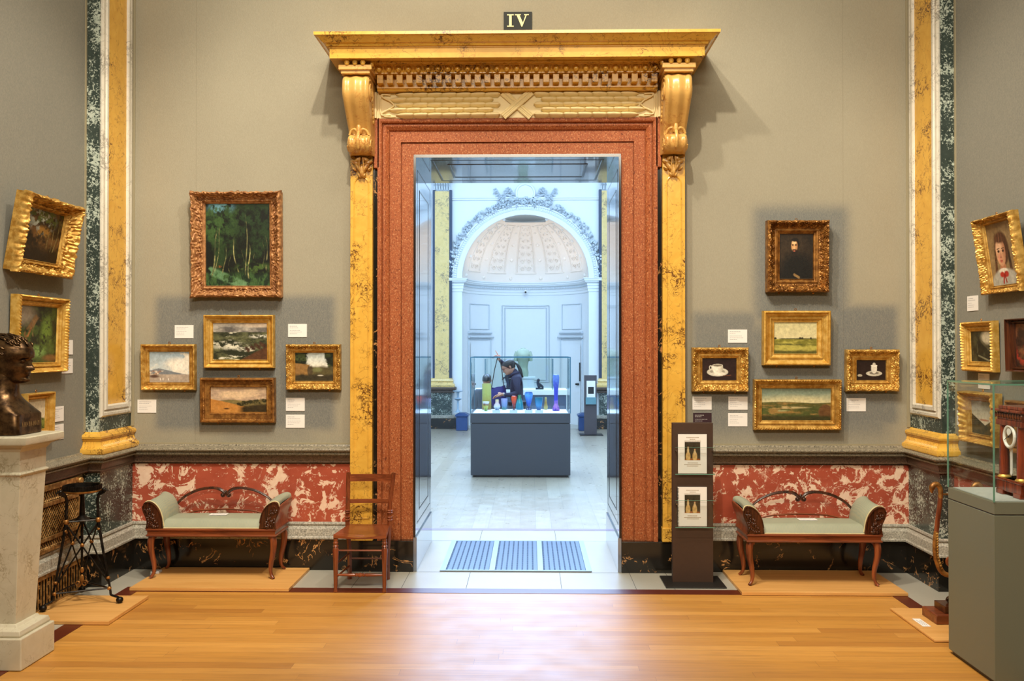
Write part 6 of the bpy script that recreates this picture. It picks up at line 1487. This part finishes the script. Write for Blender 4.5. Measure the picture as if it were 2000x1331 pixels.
def hairshell(m, HM, zmin_f, zmin_b, off=.035, n=28, k=36):
    P = []
    for i in range(n + 1):
        row = []
        for j in range(k):
            a = 2*PI*j/k; ca, sa = math.cos(a), math.sin(a); zl = zmin_b + (zmin_f - zmin_b) * sst(-.1, .75, ca); z = 1.02 - (1.02 - zl) * i / n; zz = min(z, .999)
            y = (sfx and shw(zz)) * math.copysign(abs(sa)**.92, sa) * (1 + off*2.6); x = (sfx(zz) if ca > 0 else sbx(zz)) * math.copysign(abs(ca)**.82, ca) * (1 + off*2.2)
            row.append((x, y, zz + off * (1 if i < n*.5 else .4)))
        P.append(row)
    st = len(m.v); m.grid(P, closed_v=True, flip=True); m.xf(HM, st)
hairshell(hr, HM, .74, .30)
T_ = lambda x, y, z: HM @ Vector((x, y, z))
rs = random.Random(21)
for k in range(46):
    q = rs.uniform(-1, 1); w_ = rs.uniform(-1, 1); L = rs.uniform(.55, 1.0)
    hr.tube(smooth_pts([T_(-.34, .05*q, .66 + .05*w_), T_(-.47 + .03*w_, .10*q, .55 + .04*w_), T_(-.55 + .06*w_, .14*q, .28), T_(-.55 + .09*w_, .16*q, -.05), T_(-.50 + .10*w_, .15*q, -.30*L), T_(-.44 + .12*w_, .13*q, -.62*L)], 4), [interp([(0, .006), (.3, .012), (.8, .010), (1, .002)], i/20) for i in range(21)], 6)
hr.build('hair', HAIR, hd)
gl = MB()
for s in (-1, 1):
    gl.tube([T_(.56 , s*.14 + .09*math.cos(2*PI*k/16), .47 + .075*math.sin(2*PI*k/16)) for k in range(17)], .0028, 5); gl.tube([T_(.55, s*.23, .48), T_(.3, s*.34, .49), T_(.0, s*.35, .50)], .0025, 5)
gl.tube([T_(.57, -.05, .48), T_(.57, .05, .48)], .0025, 5); gl.build('glasses', plain('reddish_glasses', (120, 40, 40), .3), hd)
hand(W_, (wx - .290, wy + .055, 1.573), (-.5, 0, -.8), (-.25, 0, 1), (0, 1, 0), (.3, 1.5, 1.6, 1.6), SKIN, L=.07)
hand(W_, (wx - .225, wy - .18, 1.025), (0, .2, -1), (-1, 0, -.05), (0, 1, 0), (.5, .7, .8, .9), SKIN, L=.08)
MB().tube([(wx - .205, wy - .183 + .03*math.cos(2*PI*k/14), 1.025 + .03*math.sin(2*PI*k/14)) for k in range(15)], .006, 6).build('bracelet', plain('silver_bracelet', (190, 190, 200), .2, metal=.9), W_)
cl = MB().tube(smooth_pts([(wx - .085, wy - .07, 1.33), (wx - .12, wy, 1.30), (wx - .085, wy + .07, 1.33), (wx - .0, wy + .06, 1.36), (wx + .03, wy, 1.36), (wx + .0, wy - .06, 1.36), (wx - .085, wy - .07, 1.33)], 4), .024, 8); cl.build('collar', NAVY, W_)
# the bag
bg = wempty('handbag', (wx - .30, wy, .86), label='violet cloth handbag hanging by long black straps from a raised hand', cat='bag')
P = []
for i in range(13):
    v = i / 12; z = 1.13 - v * .30; row = []
    for j in range(24):
        a = 2*PI*j/24; rx = .115 * (1 + .10*math.sin(v*PI) - .12*v) * (1 + .05*math.sin(a*5 + v*6)); ry = .05 + .03*math.sin(v*PI*.9)
        row.append((wx - .305 + rx*math.cos(a) + .02*v, wy - .02 + ry*math.sin(a), z + .022*math.cos(a)*(1 - v) + .012*math.sin(a*3)*(1-v)))
    P.append(row)
b_ = MB().grid(P, closed_v=True); b_.f.append(tuple(range(24*12, 24*13))); b_.build('pouch', PURPLE, bg, angle=1.2)
sx_ = MB().tube([(wx - .305, wy + .045, 1.635), (wx - .36, wy + .01, 1.40), (wx - .405, wy - .02, 1.13)], .007, 6).tube([(wx - .285, wy + .045, 1.635), (wx - .245, wy + .0, 1.40), (wx - .205, wy - .05, 1.10)], .007, 6)
sx_.build('strap', BLACKST, bg)
# seated visitor behind the yellow vase, back turned
mx, my = -.58, 7.45
M_ = wempty('person', (mx, my, 0), label='person in a dark jacket with cropped dark hair seated behind the yellow vase', cat='person')
J = {'pelvis': (mx, my, .54, (.16, .13))}; E_ = []
chain(J, E_, 'sp', [(mx, my, .68, (.155, .12)), (mx, my, .84, (.17, .125)), (mx, my - .0, 1.0, (.18, .11)), (mx, my, 1.08, (.12, .085)), (mx - .005, my - .0, 1.13, .05), (mx - .005, my - .01, 1.17, .046)], 'pelvis')
for s, n_ in ((-1, 'l'), (1, 'r')):
    chain(J, E_, n_, [(mx + s*.165, my, 1.035, .068), (mx + s*.205, my + .0, .90, .058), (mx + s*.215, my + .02, .73, .052), (mx + s*.19, my - .10, .69, .042), (mx + s*.15, my - .20, .72, .033)], 'sp2')
skin_body('body', J, E_, NAVY2, M_)
J = {'hip': (mx, my, .53, .13)}; E_ = []
for s, n_ in ((-1, 'a'), (1, 'b')): chain(J, E_, n_, [(mx + s*.10, my - .05, .52, .095), (mx + s*.12, my - .40, .50, .07), (mx + s*.12, my - .43, .30, .058), (mx + s*.12, my - .42, .09, .042)], 'hip')
skin_body('trousers', J, E_, TROU, M_)
for s in (-1, 1): MB().sphere((mx + s*.12, my - .47, .045), (.05, .13, .042), 16, 8).build('shoe', BLACKST, M_)
HM = Matrix.Translation((mx - .005, my - .005, 1.148)) @ Matrix.Rotation(-PI/2 - .15, 4, 'Z') @ Matrix.Rotation(math.radians(26), 4, 'Y') @ Matrix.Scale(.195, 4) @ Matrix.Translation((.0, 0, -.02))
hm = MB(); head(hm, HM, (30, 36)); hd = hm.build('head', SKIN, M_)
hr = MB(); hairshell(hr, HM, .66, .22, .03); hr.build('hair', HAIR, hd)
hand(M_, (mx - .145, my - .21, .725), (0, -.3, -1), (.3, -1, .1), (1, 0, 0), (.4, .6, .7, .8), SKIN, L=.08)
hand(M_, (mx + .145, my - .21, .725), (0, -.3, -1), (-.3, -1, .1), (-1, 0, 0), (.4, .6, .7, .8), SKIN, L=.08)
sl = wempty('stool', (mx, my, 0), label='dark gallery stool under the seated person in the dark jacket', cat='stool')
MB().box(mx - .2, mx + .2, my - .14, my + .2, .38, .42).build('seat', BLACKST, sl, smooth=False, bevel=.01)
for q in (-.17, .17):
    for r_ in (-.11, .17): MB().tube([(mx + q, my + r_, .002), (mx + q*.9, my + r_, .38)], .013, 8).build('leg', BLACKST, sl)
